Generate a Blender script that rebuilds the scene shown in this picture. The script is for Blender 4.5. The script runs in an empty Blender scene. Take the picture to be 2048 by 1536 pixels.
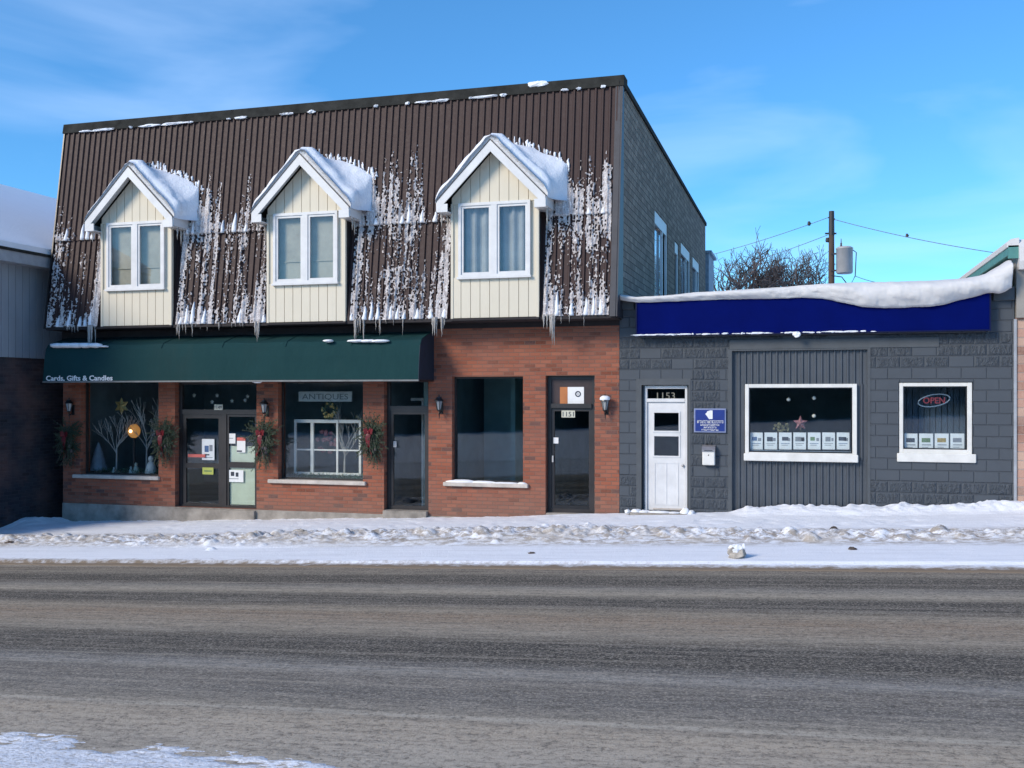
import bpy, math, random
import numpy as np
from mathutils import Vector
S = bpy.context.scene
COL = S.collection
R = math.radians
# ------------------------------------------------------------------ camera
F, U0, VH, H = 2021.0, 1024.0, 790.0, 2.12
YAW = R(16.2)
cam = bpy.data.objects.new("camera", bpy.data.cameras.new("camera"))
COL.objects.link(cam)
cam.location = (0, 0, H)
cam.rotation_euler = (R(90), 0, YAW)
cam.data.sensor_width = 36
cam.data.lens = F / 2048 * 36
cam.data.shift_y = 22 / 2048
cam.data.clip_end = 2000
S.camera = cam
# ------------------------------------------------------------------ sun + sky
SUN_AZ = Vector((-0.62, -0.78))            # horizontal direction towards the sun
SUN_EL = 29.0
sl = bpy.data.lights.new("sun", 'SUN')
sl.energy = 2.7
sl.angle = R(20)
sl.color = (1.0, 0.87, 0.70)
sun = bpy.data.objects.new("sun", sl)
COL.objects.link(sun)
az = SUN_AZ.normalized()
sdir = Vector((az.x * math.cos(R(SUN_EL)), az.y * math.cos(R(SUN_EL)), math.sin(R(SUN_EL))))
sun.rotation_euler = sdir.to_track_quat('Z', 'Y').to_euler()
w = bpy.data.worlds.new("World")
S.world = w
w.use_nodes = True
nt = w.node_tree
nt.nodes.clear()
def nn(nt, t, **kw):
    n = nt.nodes.new(t)
    for k, v in kw.items():
        if k.startswith('_'):
            n.inputs[k[1:]].default_value = v
        else:
            setattr(n, k, v)
    return n
wo = nn(nt, 'ShaderNodeOutputWorld')
bg = nn(nt, 'ShaderNodeBackground')
bg.inputs['Strength'].default_value = 0.15
sky = nn(nt, 'ShaderNodeTexSky', sky_type='NISHITA', sun_disc=False)
sky.sun_elevation = R(SUN_EL)
sky.sun_rotation = math.atan2(az.x, az.y)
sky.altitude = 200
sky.air_density = 1.0
sky.dust_density = 0.1
sky.ozone_density = 3.0
hs = nn(nt, 'ShaderNodeHueSaturation')
hs.inputs['Saturation'].default_value = 1.25
hs.inputs['Hue'].default_value = 0.505
tc = nn(nt, 'ShaderNodeTexCoord')
mp = nn(nt, 'ShaderNodeMapping')
mp.inputs['Rotation'].default_value = (0, R(-6), R(10))
mp.inputs['Scale'].default_value = (1.6, 1.6, 7.5)
nz = nn(nt, 'ShaderNodeTexNoise')
nz.inputs['Scale'].default_value = 1.5
nz.inputs['Detail'].default_value = 5
nz.inputs['Roughness'].default_value = 0.5
nz.inputs['Distortion'].default_value = 0.6
cr = nn(nt, 'ShaderNodeValToRGB')
cr.color_ramp.elements[0].position = 0.46
cr.color_ramp.elements[0].color = (0, 0, 0, 1)
cr.color_ramp.elements[1].position = 0.74
cr.color_ramp.elements[1].color = (0.27, 0.27, 0.27, 1)
mx = nn(nt, 'ShaderNodeMix', data_type='RGBA')
mx.inputs['B'].default_value = (4.4, 5.6, 7.6, 1)
L = nt.links.new
L(tc.outputs['Generated'], mp.inputs['Vector'])
L(mp.outputs[0], nz.inputs['Vector'])
L(nz.outputs['Fac'], cr.inputs[0])
L(cr.outputs[0], mx.inputs['Factor'])
L(sky.outputs[0], hs.inputs['Color'])
sx_ = nn(nt, 'ShaderNodeSeparateXYZ'); L(tc.outputs['Generated'], sx_.inputs[0])
hr = nn(nt, 'ShaderNodeValToRGB')
hr.color_ramp.elements[0].position = 0.0; hr.color_ramp.elements[0].color = (.33, .72, .95, 1)
hr.color_ramp.elements[1].position = 0.36; hr.color_ramp.elements[1].color = (.80, 1.0, 1.0, 1)
L(sx_.outputs[2], hr.inputs[0])
mm = nn(nt, 'ShaderNodeMix', data_type='RGBA', blend_type='MULTIPLY'); mm.inputs['Factor'].default_value = 1
vm = nn(nt, 'ShaderNodeVectorMath', operation='MAXIMUM'); L(hs.outputs[0], vm.inputs[0]); vm.inputs[1].default_value = (0, 0, 0)
L(vm.outputs[0], mm.inputs['A']); L(hr.outputs[0], mm.inputs['B'])
L(mm.outputs['Result'], mx.inputs['A'])
L(mx.outputs['Result'], bg.inputs['Color'])
L(bg.outputs[0], wo.inputs[0])
S.view_settings.view_transform = 'Standard'
S.view_settings.look = 'None'
S.view_settings.exposure = 0.48
S.view_settings.gamma = 1
S.cycles.max_bounces = 6
S.cycles.transparent_max_bounces = 12

# ------------------------------------------------------------------ measuring helpers (real planes)
def dxy(u):
    t = u - U0
    s, c = math.sin(YAW), math.cos(YAW)
    return -F * s + t * c, F * c + t * s
def PX(u, Y=19.0):
    a, b = dxy(u)
    return a / b * Y
def PZ(u, v, Y=19.0):
    return H + (VH - v) * Y / dxy(u)[1]
def G(x):
    return 0.044 * max(-40.0, min(25.0, x))
def PR(y):
    if y > 19: return 0.0
    if y > 14: return -0.12 * (19 - y) / 5
    return -0.15
# ------------------------------------------------------------------ mesh builder
class MB:
    def __init__(s): s.v, s.f, s.smooth = [], [], False
    def add(s, vs, fs):
        n = len(s.v)
        s.v += [tuple(p) for p in vs]
        s.f += [tuple(i + n for i in f) for f in fs]
        return s
    def quad(s, a, b, c, d): return s.add([a, b, c, d], [(0, 1, 2, 3)])
    def box(s, x0, x1, y0, y1, z0, z1):
        x0, x1 = sorted((x0, x1)); y0, y1 = sorted((y0, y1)); z0, z1 = sorted((z0, z1))
        v = [(x, y, z) for z in (z0, z1) for y in (y0, y1) for x in (x0, x1)]
        return s.add(v, [(0, 2, 3, 1), (4, 5, 7, 6), (0, 1, 5, 4), (2, 6, 7, 3), (0, 4, 6, 2), (1, 3, 7, 5)])
    def bbox(s, x0, x1, y0, y1, z0, z1, b=0.01):
        """box with chamfered edges (3 stacked slices)"""
        x0, x1 = sorted((x0, x1)); y0, y1 = sorted((y0, y1)); z0, z1 = sorted((z0, z1))
        b = min(b, (x1 - x0) / 3, (y1 - y0) / 3, (z1 - z0) / 3)
        def ring(i, z):
            return [(x0 + i + b, y0 + i, z), (x1 - i - b, y0 + i, z), (x1 - i, y0 + i + b, z), (x1 - i, y1 - i - b, z),
                    (x1 - i - b, y1 - i, z), (x0 + i + b, y1 - i, z), (x0 + i, y1 - i - b, z), (x0 + i, y0 + i + b, z)]
        vs = ring(b * .6, z0) + ring(0, z0 + b) + ring(0, z1 - b) + ring(b * .6, z1)
        fs = [tuple(reversed(range(8))), tuple(range(24, 32))]
        for k in range(3):
            for i in range(8):
                j = (i + 1) % 8
                fs.append((k * 8 + i, k * 8 + j, k * 8 + 8 + j, k * 8 + 8 + i))
        return s.add(vs, fs)
    def prism(s, pts, x0, x1, axis='x'):
        """closed polygon extruded along an axis; pts are (y,z) for x, (x,z) for y, (x,y) for z"""
        n = len(pts)
        def P(p, t):
            return (t, p[0], p[1]) if axis == 'x' else ((p[0], t, p[1]) if axis == 'y' else (p[0], p[1], t))
        vs = [P(p, x0) for p in pts] + [P(p, x1) for p in pts]
        fs = [tuple(range(n)), tuple(reversed(range(n, 2 * n)))]
        fs += [(i, i + n, (i + 1) % n + n, (i + 1) % n) for i in range(n)]
        return s.add(vs, fs)
    def tube(s, pts, r, n=6, cap=True):
        pts = [Vector(p) for p in pts]
        rs = r if isinstance(r, (list, tuple)) else [r] * len(pts)
        vs = []
        up = Vector((0, 0, 1))
        for i, p in enumerate(pts):
            d = (pts[min(i + 1, len(pts) - 1)] - pts[max(i - 1, 0)])
            if d.length < 1e-7: d = Vector((0, 0, 1))
            d.normalize()
            a = d.cross(up if abs(d.z) < .95 else Vector((1, 0, 0))).normalized()
            b = d.cross(a)
            for k in range(n):
                t = 2 * math.pi * k / n
                vs.append(p + (a * math.cos(t) + b * math.sin(t)) * rs[i])
        fs = []
        for i in range(len(pts) - 1):
            for k in range(n):
                fs.append((i * n + k, i * n + (k + 1) % n, (i + 1) * n + (k + 1) % n, (i + 1) * n + k))
        if cap:
            fs.append(tuple(reversed(range(n)))); fs.append(tuple(range((len(pts) - 1) * n, len(pts) * n)))
        return s.add(vs, fs)
    def lathe(s, prof, c, n=14):
        vs = [(c[0] + r * math.cos(2 * math.pi * k / n), c[1] + r * math.sin(2 * math.pi * k / n), c[2] + z) for r, z in prof for k in range(n)]
        fs = []
        for i in range(len(prof) - 1):
            for k in range(n):
                fs.append((i * n + k, i * n + (k + 1) % n, (i + 1) * n + (k + 1) % n, (i + 1) * n + k))
        fs.append(tuple(reversed(range(n)))); fs.append(tuple(range((len(prof) - 1) * n, len(prof) * n)))
        return s.add(vs, fs)
    def blob(s, c, r, seed=0, nu=10, nv=7, j=.2):
        rnd = random.Random(seed)
        vs = [(c[0], c[1], c[2] - r[2])]
        for i in range(1, nv):
            p = math.pi * i / nv - math.pi / 2
            for k in range(nu):
                t = 2 * math.pi * k / nu
                q = 1 + rnd.uniform(-j, j)
                vs.append((c[0] + r[0] * q * math.cos(p) * math.cos(t), c[1] + r[1] * q * math.cos(p) * math.sin(t), c[2] + r[2] * q * math.sin(p)))
        vs.append((c[0], c[1], c[2] + r[2]))
        fs = [(0, 1 + (k + 1) % nu, 1 + k) for k in range(nu)]
        for i in range(nv - 2):
            for k in range(nu):
                a = 1 + i * nu
                fs.append((a + k, a + (k + 1) % nu, a + nu + (k + 1) % nu, a + nu + k))
        a = 1 + (nv - 2) * nu
        fs += [(a + k, a + (k + 1) % nu, len(vs) - 1) for k in range(nu)]
        return s.add(vs, fs)
def mesh_from(mb, name, off):
    me = bpy.data.meshes.new(name)
    v = np.array(mb.v, dtype=float) - np.array(off)
    me.from_pydata(v.tolist(), [], mb.f)
    me.update()
    if mb.smooth:
        me.polygons.foreach_set('use_smooth', [True] * len(me.polygons))
    return me
OFF = {}
def part(name, mb, mat, parent, smooth=False):
    off = OFF[parent.name]
    mb.smooth = mb.smooth or smooth
    me = mesh_from(mb, name, off)
    if mat: me.materials.append(mat)
    o = bpy.data.objects.new(name, me)
    COL.objects.link(o)
    o.parent = parent
    OFF[o.name] = off
    return o
def thing(name, label, cat, loc, group=None):
    o = bpy.data.objects.new(name, None)
    o.empty_display_size = .2
    COL.objects.link(o)
    o.location = loc
    OFF[o.name] = tuple(loc)
    o['label'] = label; o['category'] = cat
    if group: o['group'] = group
    return o
def solo(name, mb, mat, label=None, cat=None, loc=(0, 0, 0), group=None, kind=None, smooth=False):
    mb.smooth = mb.smooth or smooth
    me = mesh_from(mb, name, loc)
    if mat: me.materials.append(mat)
    o = bpy.data.objects.new(name, me)
    COL.objects.link(o)
    o.location = loc
    OFF[o.name] = tuple(loc)
    if label: o['label'] = label
    if cat: o['category'] = cat
    if group: o['group'] = group
    if kind: o['kind'] = kind
    return o
_font = {}
def text_mb(s, size, x, y, z, width=None, depth=.004, bold=False, align='LEFT'):
    """text standing in the XZ plane, facing -Y, lower-left corner at x,z"""
    cu = bpy.data.curves.new('t', 'FONT')
    cu.body = s; cu.size = size; cu.extrude = depth / 2
    if bold: cu.offset = size * .02
    cu.resolution_u = 3
    ob = bpy.data.objects.new('t', cu)
    COL.objects.link(ob)
    me = bpy.data.meshes.new_from_object(ob)
    vs = np.array([v.co[:] for v in me.vertices]) if len(me.vertices) else np.zeros((0, 3))
    fs = [tuple(p.vertices) for p in me.polygons]
    bpy.data.objects.remove(ob); bpy.data.meshes.remove(me); bpy.data.curves.remove(cu)
    x0, x1 = vs[:, 0].min(), vs[:, 0].max()
    k = (width / (x1 - x0)) if width else 1
    xs = (vs[:, 0] - x0) * k
    if align == 'CENTER': xs = xs - (x1 - x0) * k / 2
    m = MB()
    m.add([(x + a, y - c, z + b) for a, b, c in zip(xs, vs[:, 1], vs[:, 2])], fs)
    return m
# ------------------------------------------------------------------ numpy noise
_T = {}
def vnoise(x, y, seed=0):
    if seed not in _T: _T[seed] = np.random.RandomState(seed).rand(256, 256)
    T = _T[seed]
    xi = np.floor(x).astype(int); yi = np.floor(y).astype(int)
    fx = x - xi; fy = y - yi
    fx = fx * fx * (3 - 2 * fx); fy = fy * fy * (3 - 2 * fy)
    g = lambda a, b: T[a % 256, b % 256]
    return (g(xi, yi) * (1 - fx) + g(xi + 1, yi) * fx) * (1 - fy) + (g(xi, yi + 1) * (1 - fx) + g(xi + 1, yi + 1) * fx) * fy
def fbm(x, y, seed=0, o=4, p=.5):
    a, s, t = 1.0, 0, 0
    for i in range(o):
        s = s + a * vnoise(x * 2 ** i, y * 2 ** i, seed + i); t += a; a *= p
    return s / t
def sstep(a, b, x):
    t = np.clip((x - a) / (b - a), 0, 1)
    return t * t * (3 - 2 * t)
# ------------------------------------------------------------------ materials
def srgb(r, g, b):
    f = lambda c: c / 255 / 12.92 if c / 255 <= .04045 else ((c / 255 + .055) / 1.055) ** 2.4
    return (f(r), f(g), f(b), 1)
class NT:
    def __init__(s, name):
        s.m = bpy.data.materials.new(name); s.m.use_nodes = True
        s.t = s.m.node_tree; s.t.nodes.clear()
        s.out = s.t.nodes.new('ShaderNodeOutputMaterial')
        s.b = s.t.nodes.new('ShaderNodeBsdfPrincipled')
        s.t.links.new(s.b.outputs[0], s.out.inputs[0])
        s.pos = None
    def n(s, t, **k): return nn(s.t, t, **k)
    def l(s, a, b): s.t.links.new(a, b)
    def P(s):
        if s.pos is None:
            s.pos = s.n('ShaderNodeNewGeometry').outputs['Position']
        return s.pos
    def math(s, op, a, b=None, c=None):
        n = s.n('ShaderNodeMath', operation=op)
        for i, q in enumerate((a, b, c)):
            if q is None: continue
            if isinstance(q, (int, float)): n.inputs[i].default_value = q
            else: s.l(q, n.inputs[i])
        return n.outputs[0]
    def sep(s, v=None):
        n = s.n('ShaderNodeSeparateXYZ'); s.l(v or s.P(), n.inputs[0]); return n.outputs
    def comb(s, x, y, z):
        n = s.n('ShaderNodeCombineXYZ')
        for i, q in enumerate((x, y, z)):
            if isinstance(q, (int, float)): n.inputs[i].default_value = q
            else: s.l(q, n.inputs[i])
        return n.outputs[0]
    def noise(s, scale, detail=4, rough=.5, sc=(1, 1, 1), vec=None, dist=0):
        m = s.n('ShaderNodeMapping'); m.inputs['Scale'].default_value = sc
        s.l(vec or s.P(), m.inputs[0])
        n = s.n('ShaderNodeTexNoise')
        n.inputs['Scale'].default_value = scale; n.inputs['Detail'].default_value = detail
        n.inputs['Roughness'].default_value = rough; n.inputs['Distortion'].default_value = dist
        s.l(m.outputs[0], n.inputs['Vector'])
        return n.outputs['Fac']
    def ramp(s, fac, stops, interp='LINEAR'):
        n = s.n('ShaderNodeValToRGB'); e = n.color_ramp.elements; n.color_ramp.interpolation = interp
        while len(e) < len(stops): e.new(.5)
        for i, (p, c) in enumerate(stops):
            e[i].position = p
            e[i].color = c if hasattr(c, '__len__') else (c, c, c, 1)
        s.l(fac, n.inputs[0]); return n.outputs[0]
    def mix(s, f, a, b, mode='MIX'):
        n = s.n('ShaderNodeMix', data_type='RGBA', blend_type=mode)
        for k, q in (('Factor', f), ('A', a), ('B', b)):
            if isinstance(q, (int, float)): n.inputs[k].default_value = q
            elif isinstance(q, tuple): n.inputs[k].default_value = q
            else: s.l(q, n.inputs[k])
        return n.outputs['Result']
    def col(s, c):
        if isinstance(c, tuple): s.b.inputs['Base Color'].default_value = c
        else: s.l(c, s.b.inputs['Base Color'])
    def rough(s, r):
        if isinstance(r, (int, float)): s.b.inputs['Roughness'].default_value = r
        else: s.l(r, s.b.inputs['Roughness'])
    def bump(s, h, dist=.01, strength=1):
        n = s.n('ShaderNodeBump'); n.inputs['Distance'].default_value = dist; n.inputs['Strength'].default_value = strength
        s.l(h, n.inputs['Height']); s.l(n.outputs[0], s.b.inputs['Normal'])
def plain(name, c, rough=.6, var=.12, scale=6, bump=0.0, metal=0, spec=.5, sc=(1, 1, 1)):
    t = NT(name)
    n = t.noise(scale, 5, .6, sc)
    d = tuple(x * (1 - var * 1.6) for x in c[:3]) + (1,)
    e = tuple(min(1, x * (1 + var)) for x in c[:3]) + (1,)
    t.col(t.ramp(n, [(.3, d), (.7, e)]))
    t.rough(rough)
    t.b.inputs['Metallic'].default_value = metal
    t.b.inputs['Specular IOR Level'].default_value = spec
    if bump: t.bump(t.noise(scale * 6, 4, .6), bump)
    return t.m
def cells(t, w, h):
    """running-bond cells over (x+y, z): returns mortar mask (1 = face), random per brick, edge distance"""
    x, y, z = t.sep()
    X = t.math('ADD', x, y)
    rz = t.math('DIVIDE', t.math('ADD', z, 50.0), h)
    row = t.math('FLOOR', rz)
    off = t.math('MULTIPLY', t.math('MODULO', row, 2.0), .5)
    rx = t.math('ADD', t.math('DIVIDE', t.math('ADD', X, 100.0), w), off)
    cx = t.math('FLOOR', rx)
    fx = t.math('SUBTRACT', rx, cx); fz = t.math('SUBTRACT', rz, row)
    ex = t.math('MULTIPLY', t.math('MINIMUM', fx, t.math('SUBTRACT', 1.0, fx)), w)
    ez = t.math('MULTIPLY', t.math('MINIMUM', fz, t.math('SUBTRACT', 1.0, fz)), h)
    e = t.math('MINIMUM', ex, ez)
    wn = t.n('ShaderNodeTexWhiteNoise'); t.l(t.comb(cx, row, 0.0), wn.inputs['Vector'])
    return e, wn.outputs['Value'], wn.outputs['Color'], row, fx, fz
def make_brick(name, cols, dark, mortar, w=.215, h=.075, grime=None):
    t = NT(name)
    e, rnd, rc, row, fx, fz = cells(t, w, h)
    face = t.ramp(e, [(.004, 0.0), (.008, 1.0)])
    c = t.ramp(rnd, [(0, cols[0]), (.35, cols[1]), (.6, cols[2]), (.78, cols[3]), (.86, tuple(x * .62 for x in cols[1][:3]) + (1,)), (.945, dark), (1, dark)], 'CONSTANT')
    n1 = t.noise(30, 5, .65)
    c = t.mix(t.ramp(n1, [(.35, 0.0), (.7, .5)]), c, cols[2])
    c = t.mix(face, mortar, c)
    n2 = t.noise(.9, 4, .6)
    c = t.mix(t.ramp(n2, [(.42, 0.0), (.72, .45)]), c, (.23, .12, .095, 1))
    if grime:
        z = t.sep()[2]; x = t.sep()[0]
        g = t.math('SUBTRACT', z, t.math('MULTIPLY', x, .044))
        g = t.math('ADD', g, t.math('MULTIPLY', t.noise(2.5, 4, .6), .8))
        c = t.mix(t.ramp(g, [(.35, .55), (1.0, 0.0)]), c, grime)
    t.col(c); t.rough(.88)
    t.b.inputs['Specular IOR Level'].default_value = .25
    hgt = t.math('ADD', t.math('MULTIPLY', face, 1.0), t.math('MULTIPLY', n1, .5))
    t.bump(hgt, .006)
    return t.m
M = {}
M['brick'] = make_brick('red_brick', [(.30, .097, .056, 1), (.245, .077, .046, 1), (.325, .115, .069, 1), (.275, .096, .058, 1)], (.080, .050, .048, 1), (.215, .125, .092, 1), grime=(.20, .14, .11, 1))
M['tan_brick'] = make_brick('pink_tan_stone', [(.45, .26, .2, 1), (.36, .2, .15, 1), (.5, .34, .26, 1), (.4, .28, .22, 1)], (.3, .2, .16, 1), (.4, .34, .3, 1), w=.4, h=.15)
M['dark_brick'] = make_brick('dark_brick', [(.035, .036, .045, 1), (.045, .046, .055, 1), (.03, .03, .04, 1), (.04, .04, .05, 1)], (.02, .02, .025, 1), (.05, .05, .06, 1))
def block_side():
    t = NT('grey_concrete_block')
    e, rnd, rc, row, fx, fz = cells(t, .30, .135)
    face = t.ramp(e, [(.004, 0.0), (.010, 1.0)])
    c = t.ramp(rnd, [(0, (.19, .155, .125, 1)), (.5, (.25, .205, .165, 1)), (1, (.34, .28, .225, 1))])
    c = t.mix(t.ramp(t.noise(5, 5, .6), [(.35, 0.0), (.7, .6)]), c, (.20, .165, .14, 1))
    c = t.mix(face, (.12, .10, .085, 1), c)
    t.col(c); t.rough(.95); t.b.inputs['Specular IOR Level'].default_value = .15
    t.bump(t.math('ADD', face, t.math('MULTIPLY', t.noise(60, 3, .6), .3)), .010)
    return t.m
M['block'] = block_side()
def painted_block():
    t = NT('charcoal_painted_block')
    e, rnd, rc, row, fx, fz = cells(t, .40, .20)
    face = t.ramp(e, [(.003, 0.0), (.011, 1.0)])
    x, y, z = t.sep()
    sx = t.noise(1.0, 3, .7, (16, 16, 7), dist=1.2)
    hi = t.math('MULTIPLY', t.math('GREATER_THAN', z, 2.62), t.math('LESS_THAN', z, 3.22))
    lo = t.math('LESS_THAN', z, .62)
    cl = t.math('MULTIPLY', t.math('GREATER_THAN', x, PX(1384)), t.math('LESS_THAN', x, PX(1440)))
    rockf = t.math('MULTIPLY', t.math('MAXIMUM', t.math('MAXIMUM', hi, lo), cl), t.ramp(rnd, [(0, 0.0), (.12, 1.0)], 'CONSTANT'))
    inner = t.ramp(e, [(.01, 0.0), (.035, 1.0)])
    rel = t.math('MULTIPLY', t.math('MULTIPLY', t.ramp(sx, [(.35, 0.0), (.65, 1.0)]), rockf), inner)
    c = t.mix(t.noise(3, 4, .6), (.058, .069, .083, 1), (.073, .085, .100, 1))
    c = t.mix(t.math('MULTIPLY', t.ramp(t.noise(40, 3, .6), [(.68, 0.0), (.75, 1.0)]), .25), c, (.25, .26, .27, 1))
    t.col(c); t.rough(.7); t.b.inputs['Specular IOR Level'].default_value = .35
    t.bump(t.math('ADD', face, t.math('MULTIPLY', rel, 1.7)), .014)
    return t.m
M['charcoal_block'] = painted_block()
M['charcoal_metal'] = plain('charcoal_ribbed_metal', (.066, .077, .092, 1), .5, .1, 2)
M['charcoal_paint'] = plain('charcoal_smooth_paint', (.07, .08, .09, 1), .65, .12, 3, .002)
def brown_metal():
    t = NT('dark_brown_ribbed_metal')
    a = t.noise(1.0, 4, .6, (9, 9, .5))
    b = t.noise(14, 5, .65)
    c = t.mix(a, (.037, .019, .018, 1), (.053, .030, .028, 1))
    c = t.mix(t.ramp(b, [(.55, 0.0), (.8, .3)]), c, (.10, .08, .075, 1))
    t.col(c); t.rough(t.math('ADD', t.math('MULTIPLY', b, .3), .45))
    t.b.inputs['Specular IOR Level'].default_value = .3
    return t.m
M['brown_metal'] = brown_metal()
M['flashing'] = plain('weathered_dark_flashing', (.036, .036, .033, 1), .9, .3, 3, .002, spec=.1)
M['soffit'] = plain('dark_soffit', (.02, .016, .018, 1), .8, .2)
def siding():
    t = NT('cream_vinyl_siding')
    a = t.noise(2.2, 5, .6, (1, 1, .6))
    c = t.mix(a, (.60, .545, .43, 1), (.67, .615, .50, 1))
    c = t.mix(t.ramp(t.noise(8, 5, .7, (1, 1, .25)), [(.58, 0.0), (.8, .35)]), c, (.5, .46, .38, 1))
    t.col(c); t.rough(.55)
    return t.m
M['siding'] = siding()
M['white_trim'] = plain('white_trim', (.66, .66, .66, 1), .45, .06, 4)
M['cream_trim'] = plain('offwhite_trim', (.70, .69, .65, 1), .5, .08, 4)
M['concrete'] = plain('stained_concrete', (.30, .27, .235, 1), .9, .28, 3, .004)
M['sill'] = plain('limestone_sill', (.52, .47, .42, 1), .8, .15, 5, .003)
M['bronze'] = plain('dark_bronze_frame', (.028, .024, .024, 1), .4, .2, 3)
M['brown_panel'] = plain('dark_brown_panel', (.035, .02, .022, 1), .5, .25, 3)
M['black_metal'] = plain('black_painted_iron', (.012, .012, .014, 1), .35, .3)
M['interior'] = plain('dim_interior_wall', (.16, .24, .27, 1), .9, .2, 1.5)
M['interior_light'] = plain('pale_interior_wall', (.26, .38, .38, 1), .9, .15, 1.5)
M['floor_in'] = plain('interior_floor', (.06, .05, .045, 1), .7, .2)
M['blind'] = plain('window_blind', (.36, .345, .29, 1), .8, .12, 3)
M['curtain'] = plain('sheer_curtain', (.30, .32, .34, 1), .85, .12, 3)
def snow_mat(name, tint=(.86, .88, .92), dirt=0.0, dcol=(.35, .29, .23, 1), bump=.012, scale=18):
    t = NT(name)
    a = t.noise(scale * .15, 5, .6)
    b = t.noise(scale, 6, .65)
    c = t.mix(a, tuple(x * .93 for x in tint) + (1,), tint + (1,))
    if dirt:
        d = t.math('MULTIPLY', t.ramp(t.noise(3.0, 6, .75), [(.52, 0.0), (.70, 1.0)]), dirt)
        c = t.mix(d, c, dcol)
    t.col(c); t.rough(.75); t.b.inputs['Specular IOR Level'].default_value = .25
    t.b.inputs['Subsurface Weight'].default_value = 0.0
    t.bump(b, bump)
    return t.m
M['snow'] = snow_mat('clean_snow')
M['roof_snow'] = snow_mat('roof_snow', (.66, .65, .645), bump=.008, scale=9)
def crust_mat():
    t = NT('icy_snow_crust')
    a = t.noise(7, 6, .75, (4, 4, 1)); b = t.noise(45, 4, .7)
    c = t.mix(t.ramp(a, [(.38, 0.0), (.62, 1.0)]), (.36, .32, .315, 1), (.80, .79, .80, 1))
    c = t.mix(t.ramp(b, [(.40, .6), (.56, 0.0)]), c, (.22, .18, .175, 1))
    z = t.sep()[2]
    t.col(c); t.rough(.6); t.b.inputs['Specular IOR Level'].default_value = .35
    t.bump(b, .01)
    return t.m
M['crust'] = crust_mat()
def ice():
    t = NT('murky_icicle_ice')
    t.col(t.mix(t.noise(20, 3, .6), (.42, .38, .34, 1), (.62, .60, .58, 1)))
    t.rough(.12)
    t.b.inputs['Transmission Weight'].default_value = .35
    t.b.inputs['IOR'].default_value = 1.31
    return t.m
M['ice'] = ice()
def glass(name, tint=(.82, .88, .88, 1), gl=(.9, .95, 1, 1), ior=1.5, wav=0.0):
    t = NT(name)
    t.t.nodes.remove(t.b)
    tr = t.n('ShaderNodeBsdfTransparent'); tr.inputs[0].default_value = tint
    g = t.n('ShaderNodeBsdfGlossy'); g.inputs['Color'].default_value = gl; g.inputs['Roughness'].default_value = .02
    ge = t.n('ShaderNodeNewGeometry')
    dt = t.n('ShaderNodeVectorMath', operation='DOT_PRODUCT')
    t.l(ge.outputs['Incoming'], dt.inputs[0]); t.l(ge.outputs['Normal'], dt.inputs[1])
    r0 = ((ior - 1) / (ior + 1)) ** 2
    sch = t.math('ADD', t.math('MULTIPLY', t.math('POWER', t.math('SUBTRACT', 1.0, t.math('ABSOLUTE', dt.outputs['Value'])), 5.0), 1 - r0), r0)
    if wav:
        bn = t.n('ShaderNodeBump'); bn.inputs['Distance'].default_value = wav
        t.l(t.noise(1.6, 2, .5), bn.inputs['Height']); t.l(bn.outputs[0], g.inputs['Normal'])
    mx = t.n('ShaderNodeMixShader')
    t.l(sch, mx.inputs[0]); t.l(tr.outputs[0], mx.inputs[1]); t.l(g.outputs[0], mx.inputs[2])
    t.l(mx.outputs[0], t.out.inputs[0])
    return t.m
M['glass'] = glass('shop_glass', (.95,.97,.97,1), wav=.0005)
M['tinted'] = glass('tinted_shop_glass', (.80, .87, .88, 1), ior=1.55, wav=.0005)
M['house_glass'] = glass('upstairs_glass', (.96, .97, .96, 1), ior=1.5, wav=.001)
def canvas():
    t = NT('dark_green_awning_canvas')
    c = t.mix(t.noise(2, 5, .6), (.007, .036, .039, 1), (.012, .048, .051, 1))
    c = t.mix(t.ramp(t.noise(1.2, 5, .65, (1, 1, .4)), [(.5, 0.0), (.8, .4)]), c, (.024, .04, .038, 1))
    t.col(c); t.rough(.85); t.b.inputs['Specular IOR Level'].default_value = .15
    t.bump(t.noise(2.5, 5, .6, (1, 1, .5)), .03)
    return t.m
M['canvas'] = canvas()
M['navy'] = plain('royal_blue_sign_face', (.0003, .0045, .092, 1), .7, .08, 2, spec=.04)
M['navy_dark'] = plain('navy_sign_box', (.003, .006, .045, 1), .5, .1, spec=.2)
M['green_panel'] = plain('pale_green_panel', (.50, .56, .44, 1), .7, .06, 3)
M['paper'] = plain('printed_paper', (.66, .69, .70, 1), .7, .05)
M['white_paper'] = plain('white_paper', (.75, .76, .76, 1), .7, .04)
M['ink'] = plain('dark_ink', (.03, .04, .06, 1), .7, .1)
M['ink_blue'] = plain('blue_ink', (.06, .12, .25, 1), .7, .1)
M['ink_grey'] = plain('grey_ink', (.2, .22, .25, 1), .7, .1)
M['ink_green'] = plain('green_ink', (.12, .2, .1, 1), .7, .2)
M['yellow'] = plain('yellow_notice', (.42, .46, .10, 1), .7, .08)
M['orange'] = plain('orange_print', (.45, .16, .05, 1), .6, .12)
M['red'] = plain('dark_red_ribbon', (.15, .008, .014, 1), .45, .2, 8)
M['coral'] = plain('coral_push_bar', (.55, .12, .10, 1), .5, .1)
def needles():
    t = NT('evergreen_needles')
    t.col(t.mix(t.noise(9, 3, .6), (.012, .028, .014, 1), (.045, .075, .035, 1)))
    t.rough(.7)
    return t.m
M['needles'] = needles()
M['garland'] = plain('bright_green_garland', (.05, .13, .07, 1), .7, .3, 9)
M['gold'] = plain('gold_glitter', (.42, .30, .10, 1), .35, .3, 30, .002, metal=.3)
M['twig_white'] = plain('whitewashed_twig', (.42, .42, .40, 1), .8, .15)
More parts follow.
